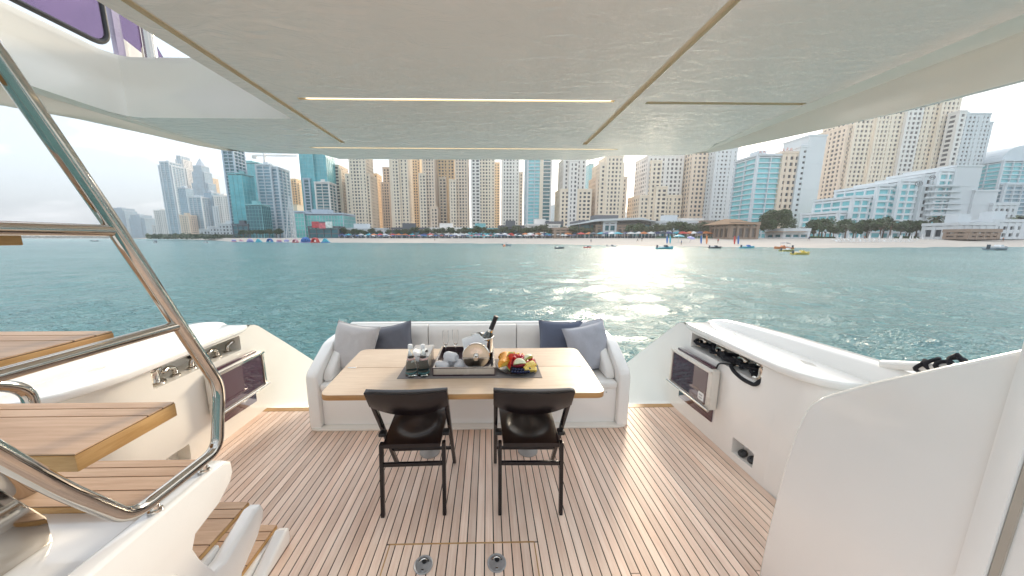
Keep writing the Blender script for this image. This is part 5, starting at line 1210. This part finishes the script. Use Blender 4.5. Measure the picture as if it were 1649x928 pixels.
m = MB(); m.raw([(a.x, 139.5, a.z), (b.x, 139.5, a.z), (b.x, 151, a.z), (a.x, 151, a.z), (a.x + 3, 145, zr), (b.x - 3, 145, zr)], [(0, 1, 5, 4), (1, 2, 5), (2, 3, 4, 5), (3, 0, 4), (0, 3, 2, 1)]); m.build('hip_roof', plain('terracotta tiles', (0.42, 0.30, 0.22), 0.8, var=0.2, scale=2), r_, None)
low('white pool building with dark openings at the right edge', 132, 1540, 1600, 367, 'Hw', 10, [(1596, 1655, 362, 'Hw', 2)], 'the stepped hotel')
r_ = low('tan canopied terrace at the foot of the stepped hotel', 126, 1560, 1606, 378, 'Lb', 6, (), 'the stepped hotel')

def infront(px):
    best = None
    for a, b, s in BUILT:
        if a <= px <= b: best = s
    return best or 'the promenade'

# ================================================================== TREES
leafm = {}
def leafmat(nm, c0, c1):
    k = NT(nm); tcn = k.n('ShaderNodeTexCoord')
    nzn = k.n('ShaderNodeTexNoise', {'Vector': (tcn, 'Object'), 'Scale': 0.7, 'Detail': 3.0})
    r__ = k.n('ShaderNodeValToRGB', {'Fac': (nzn, 'Fac')}); r__.color_ramp.elements[0].position = 0.35; r__.color_ramp.elements[1].position = 0.65
    r__.color_ramp.elements[0].color = c0 + (1,); r__.color_ramp.elements[1].color = c1 + (1,)
    k.l(r__, 'Color', k.b, 'Base Color'); k.set(Roughness=0.6); return k.m
L1 = leafmat('dark green leaves', (0.025, 0.055, 0.02), (0.06, 0.11, 0.035)); L2 = leafmat('dusty green leaves', (0.06, 0.085, 0.045), (0.11, 0.14, 0.07)); L3 = leafmat('palm leaves', (0.05, 0.075, 0.04), (0.10, 0.12, 0.06))
bark = plain('brown bark', (0.16, 0.11, 0.08), 0.9, var=0.25, scale=3)
def crown_mesh(rx, ry, rz, cz, n, sz, seed, clumps=14):
    g = random.Random(seed); m = MB(); V = []; Fc = []
    cs = []
    for i in range(clumps):
        a, b = g.uniform(0, 6.28), g.uniform(-0.5, 1.0); r_ = g.uniform(0.45, 0.72)
        cs.append((rx * r_ * math.cos(a) * math.sqrt(max(0, 1 - b * b * 0.8)), ry * r_ * math.sin(a) * math.sqrt(max(0, 1 - b * b * 0.8)), cz + rz * r_ * b, g.uniform(0.32, 0.48)))
    for i in range(n):
        c = g.choice(cs); d = Vector((g.gauss(0, 1), g.gauss(0, 1), g.gauss(0, 1))).normalized() * (g.random() ** 0.4)
        p = Vector((c[0] + d.x * rx * c[3], c[1] + d.y * ry * c[3], c[2] + d.z * rz * c[3]))
        u = Vector((g.gauss(0, 1), g.gauss(0, 1), g.gauss(0, 0.6))).normalized(); v = u.cross(Vector((g.gauss(0, 1), g.gauss(0, 1), g.gauss(0, 1)))).normalized()
        s_ = sz * g.uniform(0.6, 1.3); b0 = len(V)
        V += [p - u * s_, p + v * s_ * 0.55, p + u * s_, p - v * s_ * 0.55]; Fc.append((b0, b0 + 1, b0 + 2, b0 + 3))
    m.raw(V, Fc); return m
def make_tree(name, label, H, rx, rz, n, sz, seed, mat, group=None):
    t = thing(name, label, 'tree', (0, 0, 0), 0, group); O = (0, 0, 0); g = random.Random(seed)
    m = MB(); m.tube([(0, 0, -0.6), (0.1, 0, H * 0.25), (0, 0.1, H * 0.5)], 0.035 * H, 7, r1=0.02 * H)
    for i in range(5):
        a = i * 1.26 + g.random(); m.tube([(0, 0, H * 0.35), (rx * 0.3 * math.cos(a), rx * 0.3 * math.sin(a), H * 0.55), (rx * 0.6 * math.cos(a), rx * 0.6 * math.sin(a), H * 0.72)], 0.014 * H, 5, r1=0.006 * H)
    m.build('trunk', bark, t, 50, off=O)
    crown_mesh(rx, rx, rz, H - rz, n, sz, seed).build('crown', mat, t, None, off=O); return t
def make_palm(label, H, seed, group):
    t = thing('palm_tree', label, 'palm', (0, 0, 0), 0, group); O = (0, 0, 0); g = random.Random(seed)
    m = MB(); m.tube([(0, 0, -0.6), (0.05 * H * g.uniform(-1, 1), 0, H * 0.5), (0.03 * H, 0, H)], 0.30, 8, r1=0.2); m.build('trunk', bark, t, 50, off=O)
    m = MB(); V = []; Fc = []
    for i in range(26):
        a = i * 2.399 + g.random() * 0.3; el = g.uniform(-0.5, 1.2); L_ = g.uniform(2.4, 3.2)
        prev = Vector((0.03 * H, 0, H)); n = 6; side = Vector((-math.sin(a), math.cos(a), 0))
        for k_ in range(n + 1):
            u = k_ / n; e2 = el - 1.7 * u * u
            pt = prev + (Vector((math.cos(a) * math.cos(e2), math.sin(a) * math.cos(e2), math.sin(e2))) * L_ / n if k_ else Vector())
            wd = 0.42 * math.sin(math.pi * min(1, u * 0.9 + 0.1)); b0 = len(V)
            V += [pt - side * wd - Vector((0, 0, 0.25 * wd)), pt + Vector((0, 0, 0.06)), pt + side * wd - Vector((0, 0, 0.25 * wd))]
            if k_: Fc += [(b0 - 3, b0 - 2, b0 + 1, b0), (b0 - 2, b0 - 1, b0 + 2, b0 + 1)]
            prev = pt
    m.raw(V, Fc); m.build('crown', L3, t, 60, off=O); return t
gp = ground(1244, 1.05)
tr = make_tree('round_tree', 'big dense round green tree on the beach in front of the hotel', 14.6, 7.2, 6.6, 10000, 0.42, 21, L1); tr.location = (at(1245, 383, gp.y).x, gp.y, LZ)
protos = [make_tree('promenade_tree', 'x', 6.0, 2.7, 2.1, 900, 0.34, 31 + i, (L1, L2, L2)[i], 'small trees along the promenade') for i in range(3)]
used = [0, 0, 0]
g = random.Random(11)
spots = [(x, 1.04 + 0.1 * g.random(), g.uniform(1.0, 1.5)) for x in (392, 404, 414, 424, 434, 446, 452, 545, 556, 572, 588, 612, 640, 652, 668, 690, 712, 738, 770, 778, 800, 822, 838, 852, 868, 884, 905, 914, 922, 562, 580, 600, 626, 660, 680, 702, 726, 748, 760, 790, 812, 830, 846, 861, 876, 896, 936, 948, 1016, 1058, 1070, 1104, 1132, 1140, 1030, 1044, 1082, 1094, 1112, 1118, 1150, 1160, 1188, 1170)] \
      + [(x + g.uniform(-4, 4), 1.06 + 0.4 * g.random(), g.uniform(0.8, 1.75)) for x in (1306, 1312, 1322, 1330, 1342, 1350, 1362, 1372, 1380, 1392, 1402, 1414, 1424, 1446, 1456, 1462, 1474, 1488)]
cnt = {}
for i, (px, tt, s_) in enumerate(spots):
    p = ground(px, tt); k_ = i % 3 if px < 1200 else 0
    where = infront(px); cnt[where] = cnt.get(where, 0) + 1
    ordn = ['first', 'second', 'third', 'fourth', 'fifth', 'sixth', 'seventh', 'eighth', 'ninth', 'tenth', 'eleventh', 'twelfth', 'thirteenth', 'fourteenth', 'fifteenth', 'sixteenth', 'seventeenth', 'eighteenth', 'nineteenth', 'twentieth']
    lab = 'small %s tree before %s, %s from the left there' % (('dark green', 'dusty green', 'dusty green')[k_], where, nth(cnt[where]))
    if used[k_] == 0:
        o = protos[k_]; o['label'] = lab; used[k_] = 1; o.location = (p.x, p.y, LZ); o.scale = (s_,) * 3; o.rotation_euler.z = g.uniform(0, 6)
    else: dup(protos[k_], (p.x, p.y, LZ), g.uniform(0, 6), lab, None, s_)
pp_ = [make_palm('x', 7.0, 41, 'palms by the beach'), make_palm('x', 6.0, 42, 'palms by the beach')]; used = [0, 0]
pal = [(1274, 1.1, 0.8), (1290, 1.1, 0.75), (1318, 1.2, 1.0), (1336, 1.05, 0.9), (1360, 1.1, 0.85), (1432, 1.05, 1.15), (1500, 1.0, 1.3), (1512, 1.15, 1.2), (1538, 1.05, 1.1), (1578, 1.0, 1.1), (1618, 1.0, 1.1), (1634, 0.9, 1.5), (1646, 1.0, 1.2), (1060, 1.15, 0.7), (1216, 1.2, 0.9)]
for i, (px, tt, s_) in enumerate(pal):
    p = ground(px, tt); k_ = i % 2; lab = 'palm tree on the shore, %s from the left in the palm row' % nth(1 + sorted(q[0] for q in pal).index(px))
    if not used[k_]: o = pp_[k_]; o['label'] = lab; used[k_] = 1; o.location = (p.x, p.y, LZ - 0.2); o.scale = (s_,) * 3
    else: dup(pp_[k_], (p.x, p.y, LZ - 0.2), g.uniform(0, 6), lab, None, s_)
# clipped hedge along the back of the beach, and the distant wooded shore
def hedge(name, label, px0, px1, tt, h, n, sz, mat, kind=None, D=None):
    g = random.Random(px0); V = []; Fc = []
    for i in range(n):
        px = g.uniform(px0, px1); p = ground(px, tt + g.uniform(0, 0.05)) if D is None else at(px, 383, D + g.uniform(0, 60))
        hh_ = h * (0.75 + 0.5 * abs(noise.noise((px * 0.09, 0, 3))))
        c = Vector((p.x, p.y, LZ - 0.4 + g.random() * hh_)); u = Vector((g.gauss(0, 1), g.gauss(0, 1), g.gauss(0, 1))).normalized(); v = u.cross(Vector((g.gauss(0, 1), g.gauss(0, 1), g.gauss(0, 1)))).normalized(); s_ = sz * g.uniform(0.6, 1.3); b0 = len(V)
        V += [c - u * s_, c + v * s_ * 0.7, c + u * s_, c - v * s_ * 0.7]; Fc.append((b0, b0 + 1, b0 + 2, b0 + 3))
    m = MB(); m.raw(V, Fc); o = m.build(name, mat, smooth=None); tag(o, label, 'hedge', kind=kind); return o
hedge('hedge', 'long clipped hedge at the back of the beach below the cafes', 1058, 1215, 1.0, 1.7, 2600, 0.35, L1)
hedge('hedge', 'low hedge and lawn edge right of the big round tree', 1262, 1345, 1.0, 1.3, 1500, 0.32, L1)
hedge('hedge', 'dark planting behind the sun loungers before the stepped hotel', 1440, 1580, 1.0, 1.6, 1800, 0.35, L1)
hedge('wooded_shore', 'far wooded shore left of the skyline', -300, 260, 1, 9.0, 5200, 2.6, L2, 'stuff', 1380)
hedge('wooded_shore', 'low wooded strip at the foot of the left skyline', 236, 400, 1, 5.0, 2600, 1.4, L2, 'stuff', 340)
a = ground(1300, 1.08); b = ground(1345, 1.08)
m = MB(); m.raw([(a.x, a.y, LZ + 0.25), (b.x, b.y, LZ + 0.25), (b.x + 1, b.y + 8, LZ + 1.0), (a.x, a.y + 8, LZ + 1.0)], [(0, 1, 2, 3)]); o = m.build('lawn', plain('bright grass', (0.22, 0.32, 0.03), 0.9, var=0.3, scale=2), smooth=None); tag(o, kind='structure')
# low wall under the hedge
m = MB(); P0 = [ground(px, 0.985) for px in range(1056, 1218, 10)]
for q0_, q1_ in zip(P0, P0[1:]): m.raw([(q0_.x, q0_.y, 0.9), (q1_.x, q1_.y, 0.9), (q1_.x, q1_.y, 2.0), (q0_.x, q0_.y, 2.0), (q0_.x, q0_.y + 0.4, 2.0), (q1_.x, q1_.y + 0.4, 2.0)], [(0, 1, 2, 3), (3, 2, 5, 4)])
o = m.build('garden_wall', plain('mossy green wall', (0.10, 0.16, 0.12), 0.9, var=0.3, scale=0.6), smooth=None); tag(o, 'low dark green garden wall behind the beach on the right', 'wall')

# ================================================================== ON THE BEACH AND THE WATER
def cmat(nm, c): return plain(nm, c, 0.5, var=0.1)
C = {'blue': cmat('blue plastic', (0.03, 0.14, 0.42)), 'aqua': cmat('aqua plastic', (0.05, 0.40, 0.50)), 'red': cmat('red plastic', (0.55, 0.05, 0.04)), 'pink': cmat('pink plastic', (0.60, 0.30, 0.36)), 'white': cmat('white plastic', (0.75, 0.75, 0.75)),
     'yellow': cmat('yellow plastic', (0.70, 0.52, 0.10)), 'navy': cmat('navy canvas', (0.04, 0.06, 0.18)), 'orange': cmat('orange plastic', (0.65, 0.22, 0.08)), 'lilac': cmat('lilac plastic', (0.36, 0.34, 0.60)), 'steelblue': cmat('slate rubber', (0.22, 0.28, 0.32)), 'olive': cmat('olive plastic', (0.35, 0.34, 0.08)), 'dark': cmat('dark hull', (0.05, 0.07, 0.09))}
# inflatable water park
def inflatable(px, kind, c1, c2, size, label):
    p = at(px, 383, shore(px) - 6); t = thing('inflatable', label, 'inflatable', (p.x, p.y, WATER), 0, 'inflatables of the water park'); O = (0, 0, 0); s = size
    m = MB(); m.box(-s, s, -s * 0.6, s * 0.6, -0.1, 0.45, 0.2, 2); m.build('float', C[c2], t, 60, off=O)
    m = MB()
    if kind == 'dome':
        for k_ in range(6): a = k_ * math.pi / 6; m.tube([(s * 0.9 * math.cos(b) * math.cos(a), s * 0.6 * math.cos(b) * math.sin(a), 0.5 + s * 0.85 * math.sin(b)) for b in np.linspace(0, math.pi, 12)], 0.16 * s, 8)
    elif kind == 'arch':
        for yy in (-0.4, 0.0, 0.4): m.tube([(s * 0.7 * math.cos(b), yy * s, 0.4 + s * 0.9 * math.sin(b)) for b in np.linspace(0, math.pi, 12)], 0.2 * s, 8)
    elif kind == 'slide':
        m.prism([(-s * 0.9, 0.46), (s * 0.9, 0.46), (s * 0.1, 0.5 + s * 0.9), (-s * 0.3, 0.5 + s * 0.9)], -s * 0.4, s * 0.4, 'Y', bev=0.15)
    else:
        for k_ in range(3): m.ball((-s * 0.6 + s * 0.6 * k_, 0, 0.5 + 0.35 * s), 0.42 * s, 1, 1, 1.1, 10, 8)
    m.build('upper_shape', C[c1], t, 60, off=O)
for a in ((376, 'balls', 'lilac', 'pink', 1.5, 'lilac row of round bollards, leftmost of the water park'), (388, 'slide', 'pink', 'white', 1.5, 'small pink slide, second from the left in the water park'), (402, 'dome', 'lilac', 'blue', 1.9, 'lilac inflatable dome left of the aqua slide'), (416, 'slide', 'aqua', 'aqua', 1.9, 'aqua inflatable slide in the left half of the water park'), (434, 'arch', 'blue', 'aqua', 1.9, 'blue and aqua inflatable arch in mid water park'), (449, 'balls', 'pink', 'lilac', 1.6, 'pink inflatable bollards right of the blue arch'), (461, 'balls', 'lilac', 'white', 1.6, 'lilac inflatable bollards below the white lattice frame'), (475, 'arch', 'pink', 'red', 1.7, 'pink inflatable arch left of the large blue dome'), (492, 'dome', 'blue', 'lilac', 2.9, 'large blue inflatable dome with lilac base'), (507, 'arch', 'red', 'red', 2.4, 'bright red inflatable arch'), (524, 'slide', 'aqua', 'blue', 2.3, 'aqua inflatable tent, rightmost of the water park')): inflatable(*a)
# parasols and loungers
def make_parasol(c, label, group, closed=False):
    t = thing('parasol', label, 'parasol', (0, 0, 0), 0, group); O = (0, 0, 0)
    MB().tube([(0, 0, 0), (0, 0, 2.3)], 0.05, 6).build('pole', C['white'], t, 50, off=O)
    if closed: MB().lathe([(0.06, 0.7), (0.24, 0.9), (0.16, 1.8), (0.05, 2.6)], 8).build('canopy', C[c], t, 50, off=O)
    else: MB().lathe([(1.45, 1.95), (1.0, 2.22), (0.5, 2.42), (0.0, 2.55)], 8, cap=False).build('canopy', C[c], t, None, off=O)
    return t
PG = 'parasols in the rows along the middle of the beach'
par = {c: make_parasol(c, '%s parasol in the rows along the middle of the beach' % c, PG) for c in ('red', 'blue', 'white', 'pink', 'navy')}
first = dict.fromkeys(par, True); cols = list(par); g = random.Random(8)
for i in range(58):
    px = 548 + i * 6.6 + g.uniform(-2, 2); c = g.choice(cols if 640 < px < 860 else ['blue', 'navy', 'white', 'navy']); p = ground(px, 0.78 + 0.17 * g.random())
    lab = '%s parasol, %s from the left in the rows along the beach' % (c, nth(i + 1))
    if first[c]: par[c].location = p; par[c]['label'] = lab; first[c] = False
    else: dup(par[c], p, g.uniform(0, 3), lab)
def make_lounger(label, group):
    t = thing('sun_lounger', label, 'sun lounger', (0, 0, 0), 0, group); O = (0, 0, 0)
    m = MB(); m.box(-0.33, 0.33, -0.9, 0.45, 0.30, 0.40, 0.02, 1); m.build('mattress', C['white'], t, None, off=O)
    m = MB(); m.prism([(0.45, 0.32), (0.45, 0.42), (1.0, 0.95), (1.05, 0.86)], -0.33, 0.33, 'X'); m.build('backrest', C['white'], t, None, off=O)
    for sx in (-0.28, 0.28):
        for sy in (-0.8, 0.4): MB().box(sx - 0.03, sx + 0.03, sy - 0.03, sy + 0.03, -0.1, 0.30).build('leg', C['white'], t, None, off=O)
    return t
sl = make_lounger('white sun lounger in the rows on the beach before the stepped hotel', 'sun loungers on the right-hand beach'); fs = True
wp_ = make_parasol('white', 'white closed parasol among the sun loungers on the right-hand beach', 'closed parasols on the right-hand beach', True); fw_ = True
for r_i, (xa, xb, n, tt) in enumerate(((1350, 1478, 16, 0.42), (1346, 1482, 16, 0.60), (1482, 1582, 13, 0.72), (1484, 1560, 10, 0.9), (1600, 1648, 7, 0.8))):
    for i in range(n):
        px = xa + (xb - xa) * (i + g.uniform(-0.2, 0.2)) / n; p = ground(px, tt)
        rw = ('front row before the dark trees', 'second row before the dark trees', 'front row before the stepped hotel', 'back row before the stepped hotel', 'short row at the right edge')[r_i]
        lab = 'white sun lounger, %s from the left in the %s' % (nth(i + 1), rw)
        if fs: sl.location = p; sl['label'] = lab; fs = False
        else: dup(sl, p, g.uniform(-0.3, 0.3) + 0.5, lab)
        if i % 2 == 0:
            p = ground(px + 3, tt + 0.03)
            lab = 'closed white parasol, %s from the left in the %s' % (nth(i // 2 + 1), rw)
            if fw_: wp_.location = p; wp_['label'] = lab; fw_ = False
            else: dup(wp_, p, 0, lab)
# cafe canopies along the promenade
def make_canopy(c, i):
    t = thing('shade_canopy', 'x', 'canopy', (0, 0, 0), 0, 'shade canopies along the promenade'); O = (0, 0, 0)
    MB().raw([(-2.4, -1.8, 2.5), (2.4, -1.8, 2.5), (2.4, 1.8, 2.5), (-2.4, 1.8, 2.5), (0, 0, 3.5), (-2.4, -1.8, 2.25), (2.4, -1.8, 2.25)], [(0, 1, 4), (1, 2, 4), (2, 3, 4), (3, 0, 4), (5, 6, 1, 0)]).build('cloth', C[c], t, None, off=O)
    for sx in (-2.3, 2.3):
        for sy in (-1.7, 1.7): MB().tube([(sx, sy, -0.3), (sx, sy, 2.5)], 0.06, 5).build('post', C['white'], t, 50, off=O)
    MB().box(-2.2, 2.2, 0.6, 1.6, 0, 1.1).build('counter', C['dark'], t, None, off=O)
    return t
can = {c: make_canopy(c, 0) for c in ('white', 'navy', 'red', 'aqua', 'dark', 'orange')}; fc_ = dict.fromkeys(can, True)
for i in range(64):
    px = 552 + i * 10.1 + g.uniform(-3, 3)
    c = g.choice(['white', 'white', 'navy', 'dark', 'red', 'aqua', 'dark', 'orange']); p = ground(px, 1.0 + 0.05 * g.random()); p.z = LZ
    lab = '%s shade canopy before %s, %s from the left on the promenade' % (c, infront(px), nth(i + 1)) if i < 60 else '%s shade canopy near the big round tree, %s before it' % (c, nth(64 - i))
    if fc_[c]: can[c].location = p; can[c]['label'] = lab; fc_[c] = False
    else: dup(can[c], p, g.uniform(-0.2, 0.2), lab)
# upright boards and small craft drawn up on the sand
def board(px, tt, c, h, label):
    p = ground(px, tt); m = MB(); m.prism([(0.34 * math.sin(a) * (1.0 if True else 1), h / 2 - h / 2 * math.cos(a)) for a in np.linspace(0, 2 * math.pi, 20)[:-1]], -0.06, 0.06, 'Y', bev=0.03)
    o = m.build('paddle_board', C[c], smooth=50, off=(0, 0, 0)); o.location = p; o.rotation_euler.x = R(-6); tag(o, label, 'paddle board', 'boards stood upright on the sand')
for a in ((1075, 0.22, 'blue', 3.0, 'upright blue board, left of the two side by side'), (1080, 0.22, 'aqua', 3.0, 'upright aqua board, right of the two side by side'), (1130, 0.22, 'blue', 3.2, 'upright blue board between the parasol and the red board'), (1139, 0.2, 'orange', 3.2, 'upright orange-red board standing alone'), (1184, 0.2, 'red', 3.0, 'upright red board of the right-hand pair'), (1190, 0.2, 'blue', 3.1, 'upright blue board of the right-hand pair')): board(*a)
t = make_parasol('aqua', 'large aqua parasol on the sand between the upright boards', None); t.location = ground(1093, 0.35); t.scale = (1.5, 1.5, 1.2)
t = make_parasol('lilac', 'pale lilac parasol tilted beside the aqua one', None); t.location = ground(1111, 0.35); t.rotation_euler.x = 0.4
def boat(name, label, px, py, L_, c, ctop, rz, canopy=False, kind='v'):
    D = 3.0 * F / max(2.0, py - HOR); p = at(px, py, D); t = thing(name, label, 'boat', (p.x, p.y, WATER), rz); O = (0, 0, 0)
    # hull lofted from stern to bow
    secs = []; n = 9
    for i in range(n + 1):
        u = i / n; x = -L_ / 2 + L_ * u; wd = 0.19 * L_ * (1 - max(0, u - 0.45) ** 2 * 3.2); wd = max(0.02, wd); hb = 0.13 * L_ * (0.75 + 0.5 * u * u)
        secs.append([(x, -wd, hb), (x, -wd * 0.92, hb * 0.35), (x, -wd * 0.45, -0.12), (x, wd * 0.45, -0.12), (x, wd * 0.92, hb * 0.35), (x, wd, hb), (x, wd * 0.8, hb * 0.86), (x, -wd * 0.8, hb * 0.86)])
    m = MB()
    for A, B in zip(secs, secs[1:]): m.raw(A + B, [(k_, (k_ + 1) % 8, 8 + (k_ + 1) % 8, 8 + k_) for k_ in range(8)])
    m.raw(secs[0], [tuple(range(8))]); m.raw(secs[-1], [tuple(range(8))]); bmesh.ops.remove_doubles(m.bm, verts=m.bm.verts, dist=0.001); bmesh.ops.recalc_face_normals(m.bm, faces=m.bm.faces)
    m.build('hull', C[c], t, 40, off=O)
    m = MB(); m.prism([(-0.08 * L_, 0.11 * L_), (0.16 * L_, 0.11 * L_), (0.08 * L_, 0.22 * L_), (-0.02 * L_, 0.23 * L_)], -0.10 * L_, 0.10 * L_, 'Y'); m.build('console', C[ctop], t, 40, off=O)
    m = MB(); m.box(-0.33 * L_, -0.18 * L_, -0.13 * L_, 0.13 * L_, 0.11 * L_, 0.17 * L_, 0.02); m.build('seat', C['white'], t, 40, off=O)
    m = MB(); m.box(-0.54 * L_, -0.47 * L_, -0.04 * L_, 0.04 * L_, 0.05 * L_, 0.24 * L_, 0.03); m.build('outboard_motor', C['dark'], t, 40, off=O)
    if canopy:
        m = MB(); m.prism([(-0.30 * L_, 0.36 * L_), (-0.1 * L_, 0.40 * L_), (0.12 * L_, 0.38 * L_), (0.12 * L_, 0.365 * L_), (-0.1 * L_, 0.385 * L_), (-0.30 * L_, 0.345 * L_)], -0.15 * L_, 0.15 * L_, 'Y'); m.build('canopy', C['navy'], t, 40, off=O)
        for sx, sy in ((-0.28, -1), (-0.28, 1), (0.1, -1), (0.1, 1)): MB().tube([(sx * L_, sy * 0.14 * L_, 0.1 * L_), (sx * L_, sy * 0.14 * L_, 0.36 * L_)], 0.03, 5).build('canopy_post', C['white'], t, 50, off=O)
    return t
boat('motor_boat', 'small dark motor boat far out at the left, below the steel cross tube', 153, 388.5, 4.5, 'dark', 'white', 0.4)
boat('jet_boat', 'black and white jet boat near the left skyline', 250, 391, 4.2, 'white', 'dark', 2.6, True)
boat('motor_boat', 'small boat with a dark canopy off the middle of the beach', 816, 396, 3.2, 'steelblue', 'dark', 0.1, True)
boat('dinghy', 'dark grey dinghy off the beach, right of the canopied boat', 901, 400, 2.6, 'dark', 'steelblue', 0.05)
boat('speedboat', 'teal speedboat moored close to the sand', 1071, 401, 4.6, 'aqua', 'dark', 0.1)
boat('pedal_boat', 'orange pedal boat drawn up at the water edge', 1261, 401, 4.2, 'orange', 'orange', 2.9, True)
boat('pedal_boat', 'olive and white pedal boat just in front of the orange one', 1268, 405, 3.2, 'olive', 'white', 0.1)
boat('raft', 'low yellow raft floating right of the pedal boats', 1290, 410, 3.2, 'yellow', 'yellow', 0.05)
boat('kayak_raft', 'aqua raft beached between the upright boards and the pedal boats', 1204, 400, 4.2, 'aqua', 'blue', 0.1)
boat('kayak_raft', 'dark low raft at the water edge below the upright boards', 1152, 400, 3.6, 'dark', 'dark', 0.05)
boat('motor_boat', 'small white motor boat off the sand left of the teal speedboat', 985, 398, 3.4, 'white', 'dark', 0.2)
boat('jet_ski', 'small red jet ski off the beach below the notched tower', 946, 399, 2.4, 'red', 'dark', 0.3)
boat('motor_boat', 'white motor boat far out in front of the water park', 330, 391, 4.0, 'white', 'steelblue', 2.8)
boat('inflatable_boat', 'slate grey inflatable boat near the right edge', 1606, 403, 5.6, 'steelblue', 'white', 0.08)
p = at(812, 397, 107); m = MB(); m.lathe([(0, -0.3), (0.35, -0.2), (0.5, 0.1), (0.42, 0.4), (0.2, 0.6), (0.12, 0.8), (0, 0.82)], 14); o = m.build('buoy', C['orange'], smooth=60, off=(0, 0, 0)); o.location = (p.x, p.y, WATER); tag(o, 'small orange buoy off the middle of the beach', 'buoy')
# people on the sand, each one skinned body
def person_mesh(seed):
    g = random.Random(seed); st_ = g.uniform(0.08, 0.28)
    J_ = [((0, 0, 0.95), .14), ((0, 0, 1.2), .15), ((0, 0, 1.42), .17), ((0, 0.0, 1.52), .06), ((0, 0.01, 1.66), .10), ((0, 0.01, 1.75), .06), ((-.2, 0, 1.40), .06), ((-.26, -.03, 1.12), .045), ((-.25, .06, .88), .035), ((.2, 0, 1.40), .06), ((.26, .03, 1.12), .045), ((.24, .1, .90), .035), ((-.1, 0, .88), .10), ((-.11, st_, .48), .07), ((-.11, st_ * 0.8, .06), .05), ((-.11, st_ * 0.8 + .12, .03), .04), ((.1, 0, .88), .10), ((.11, -st_, .48), .07), ((.11, -st_ * 1.3, .06), .05), ((.11, -st_ * 1.3 + .12, .03), .04)]
    E_ = [(0, 1), (1, 2), (2, 3), (3, 4), (4, 5), (2, 6), (6, 7), (7, 8), (2, 9), (9, 10), (10, 11), (0, 12), (12, 13), (13, 14), (14, 15), (0, 16), (16, 17), (17, 18), (18, 19)]
    me_ = bpy.data.meshes.new('body'); me_.from_pydata([j[0] for j in J_], E_, []); ob = bpy.data.objects.new('tmp', me_); COL.objects.link(ob)
    ob.modifiers.new('skin', 'SKIN')
    for i, j in enumerate(J_): me_.skin_vertices[0].data[i].radius = (j[1], j[1])
    me_.skin_vertices[0].data[0].use_root = True
    sb_ = ob.modifiers.new('sub', 'SUBSURF'); sb_.levels = 1
    dg = bpy.context.evaluated_depsgraph_get(); res = bpy.data.meshes.new_from_object(ob.evaluated_get(dg)); bpy.data.objects.remove(ob); res.shade_smooth(); return res
def clothes(nm, low_, up_):
    k = NT(nm); tcn = k.n('ShaderNodeTexCoord'); s_ = k.n('ShaderNodeSeparateXYZ', {0: (tcn, 'Object')}); r__ = k.n('ShaderNodeValToRGB', {'Fac': (k.n('ShaderNodeMath', {0: (s_, 'Z'), 1: 0.5}, operation='MULTIPLY'), 'Value')})
    cr = r__.color_ramp; cr.interpolation = 'CONSTANT'; sk_ = (0.42, 0.26, 0.18, 1)
    cr.elements[0].position = 0; cr.elements[0].color = sk_; cr.elements[1].position = 0.27; cr.elements[1].color = low_ + (1,)
    for ps, cc in ((0.5, up_ + (1,)), (0.745, sk_), (0.86, (0.02, 0.015, 0.01, 1))): e = cr.elements.new(ps); e.color = cc
    k.l(r__, 'Color', k.b, 'Base Color'); k.set(Roughness=0.8); return k.m
pm = [person_mesh(i) for i in range(3)]
PE = [(1303, 0.62, (0.03, 0.03, 0.05), (0.04, 0.05, 0.12), 'person in dark clothes walking on the empty sand right of the pedal boats'), (1098, 0.12, (0.02, 0.02, 0.03), (0.03, 0.12, 0.3), 'person in blue standing below the aqua parasol'), (1034, 0.45, (0.4, 0.4, 0.4), (0.05, 0.05, 0.06), 'person in a dark top on the sand below the beach club'), (1027, 0.4, (0.05, 0.05, 0.08), (0.5, 0.45, 0.4), 'person in a pale top left of the one in a dark top'), (1157, 0.3, (0.1, 0.1, 0.1), (0.5, 0.1, 0.08), 'person in a red top between the upright boards'), (952, 0.2, (0.1, 0.1, 0.2), (0.3, 0.3, 0.3), 'person in grey near the water left of the beach club'), (700, 0.3, (0.02, 0.02, 0.02), (0.2, 0.2, 0.25), 'person in grey on the middle of the beach below the golden slab'), (1616, 0.5, (0.05, 0.05, 0.05), (0.45, 0.2, 0.15), 'person in a rust top on the sand behind the inflatable boat'), (1392, 0.75, (0.1, 0.1, 0.1), (0.55, 0.2, 0.12), 'person in orange among the sun loungers')]
for i, (px, tt, lo_, up_, lab) in enumerate(PE):
    me_ = pm[i % 3].copy(); me_.materials.clear(); me_.materials.append(clothes('beachwear', lo_, up_)); o = bpy.data.objects.new('person', me_); COL.objects.link(o)
    o.location = ground(px, tt); o.rotation_euler.z = i * 1.3; tag(o, lab, 'person', 'people on the beach')

# ================================================================== HAZE
k = bpy.data.materials.new('sea haze'); k.use_nodes = True; kt = k.node_tree; kt.nodes.clear()
pv = kt.nodes.new('ShaderNodeVolumePrincipled'); pv.inputs['Color'].default_value = (0.93, 0.96, 1.0, 1); pv.inputs['Density'].default_value = 0.00036; pv.inputs['Anisotropy'].default_value = 0.5
ko = kt.nodes.new('ShaderNodeOutputMaterial'); kt.links.new(pv.outputs[0], ko.inputs['Volume'])
m = MB(); m.box(-4600, 4600, -4600, 4600, WATER - 2.6, 330); hz = m.build('haze', k, smooth=None); tag(hz, kind='stuff')
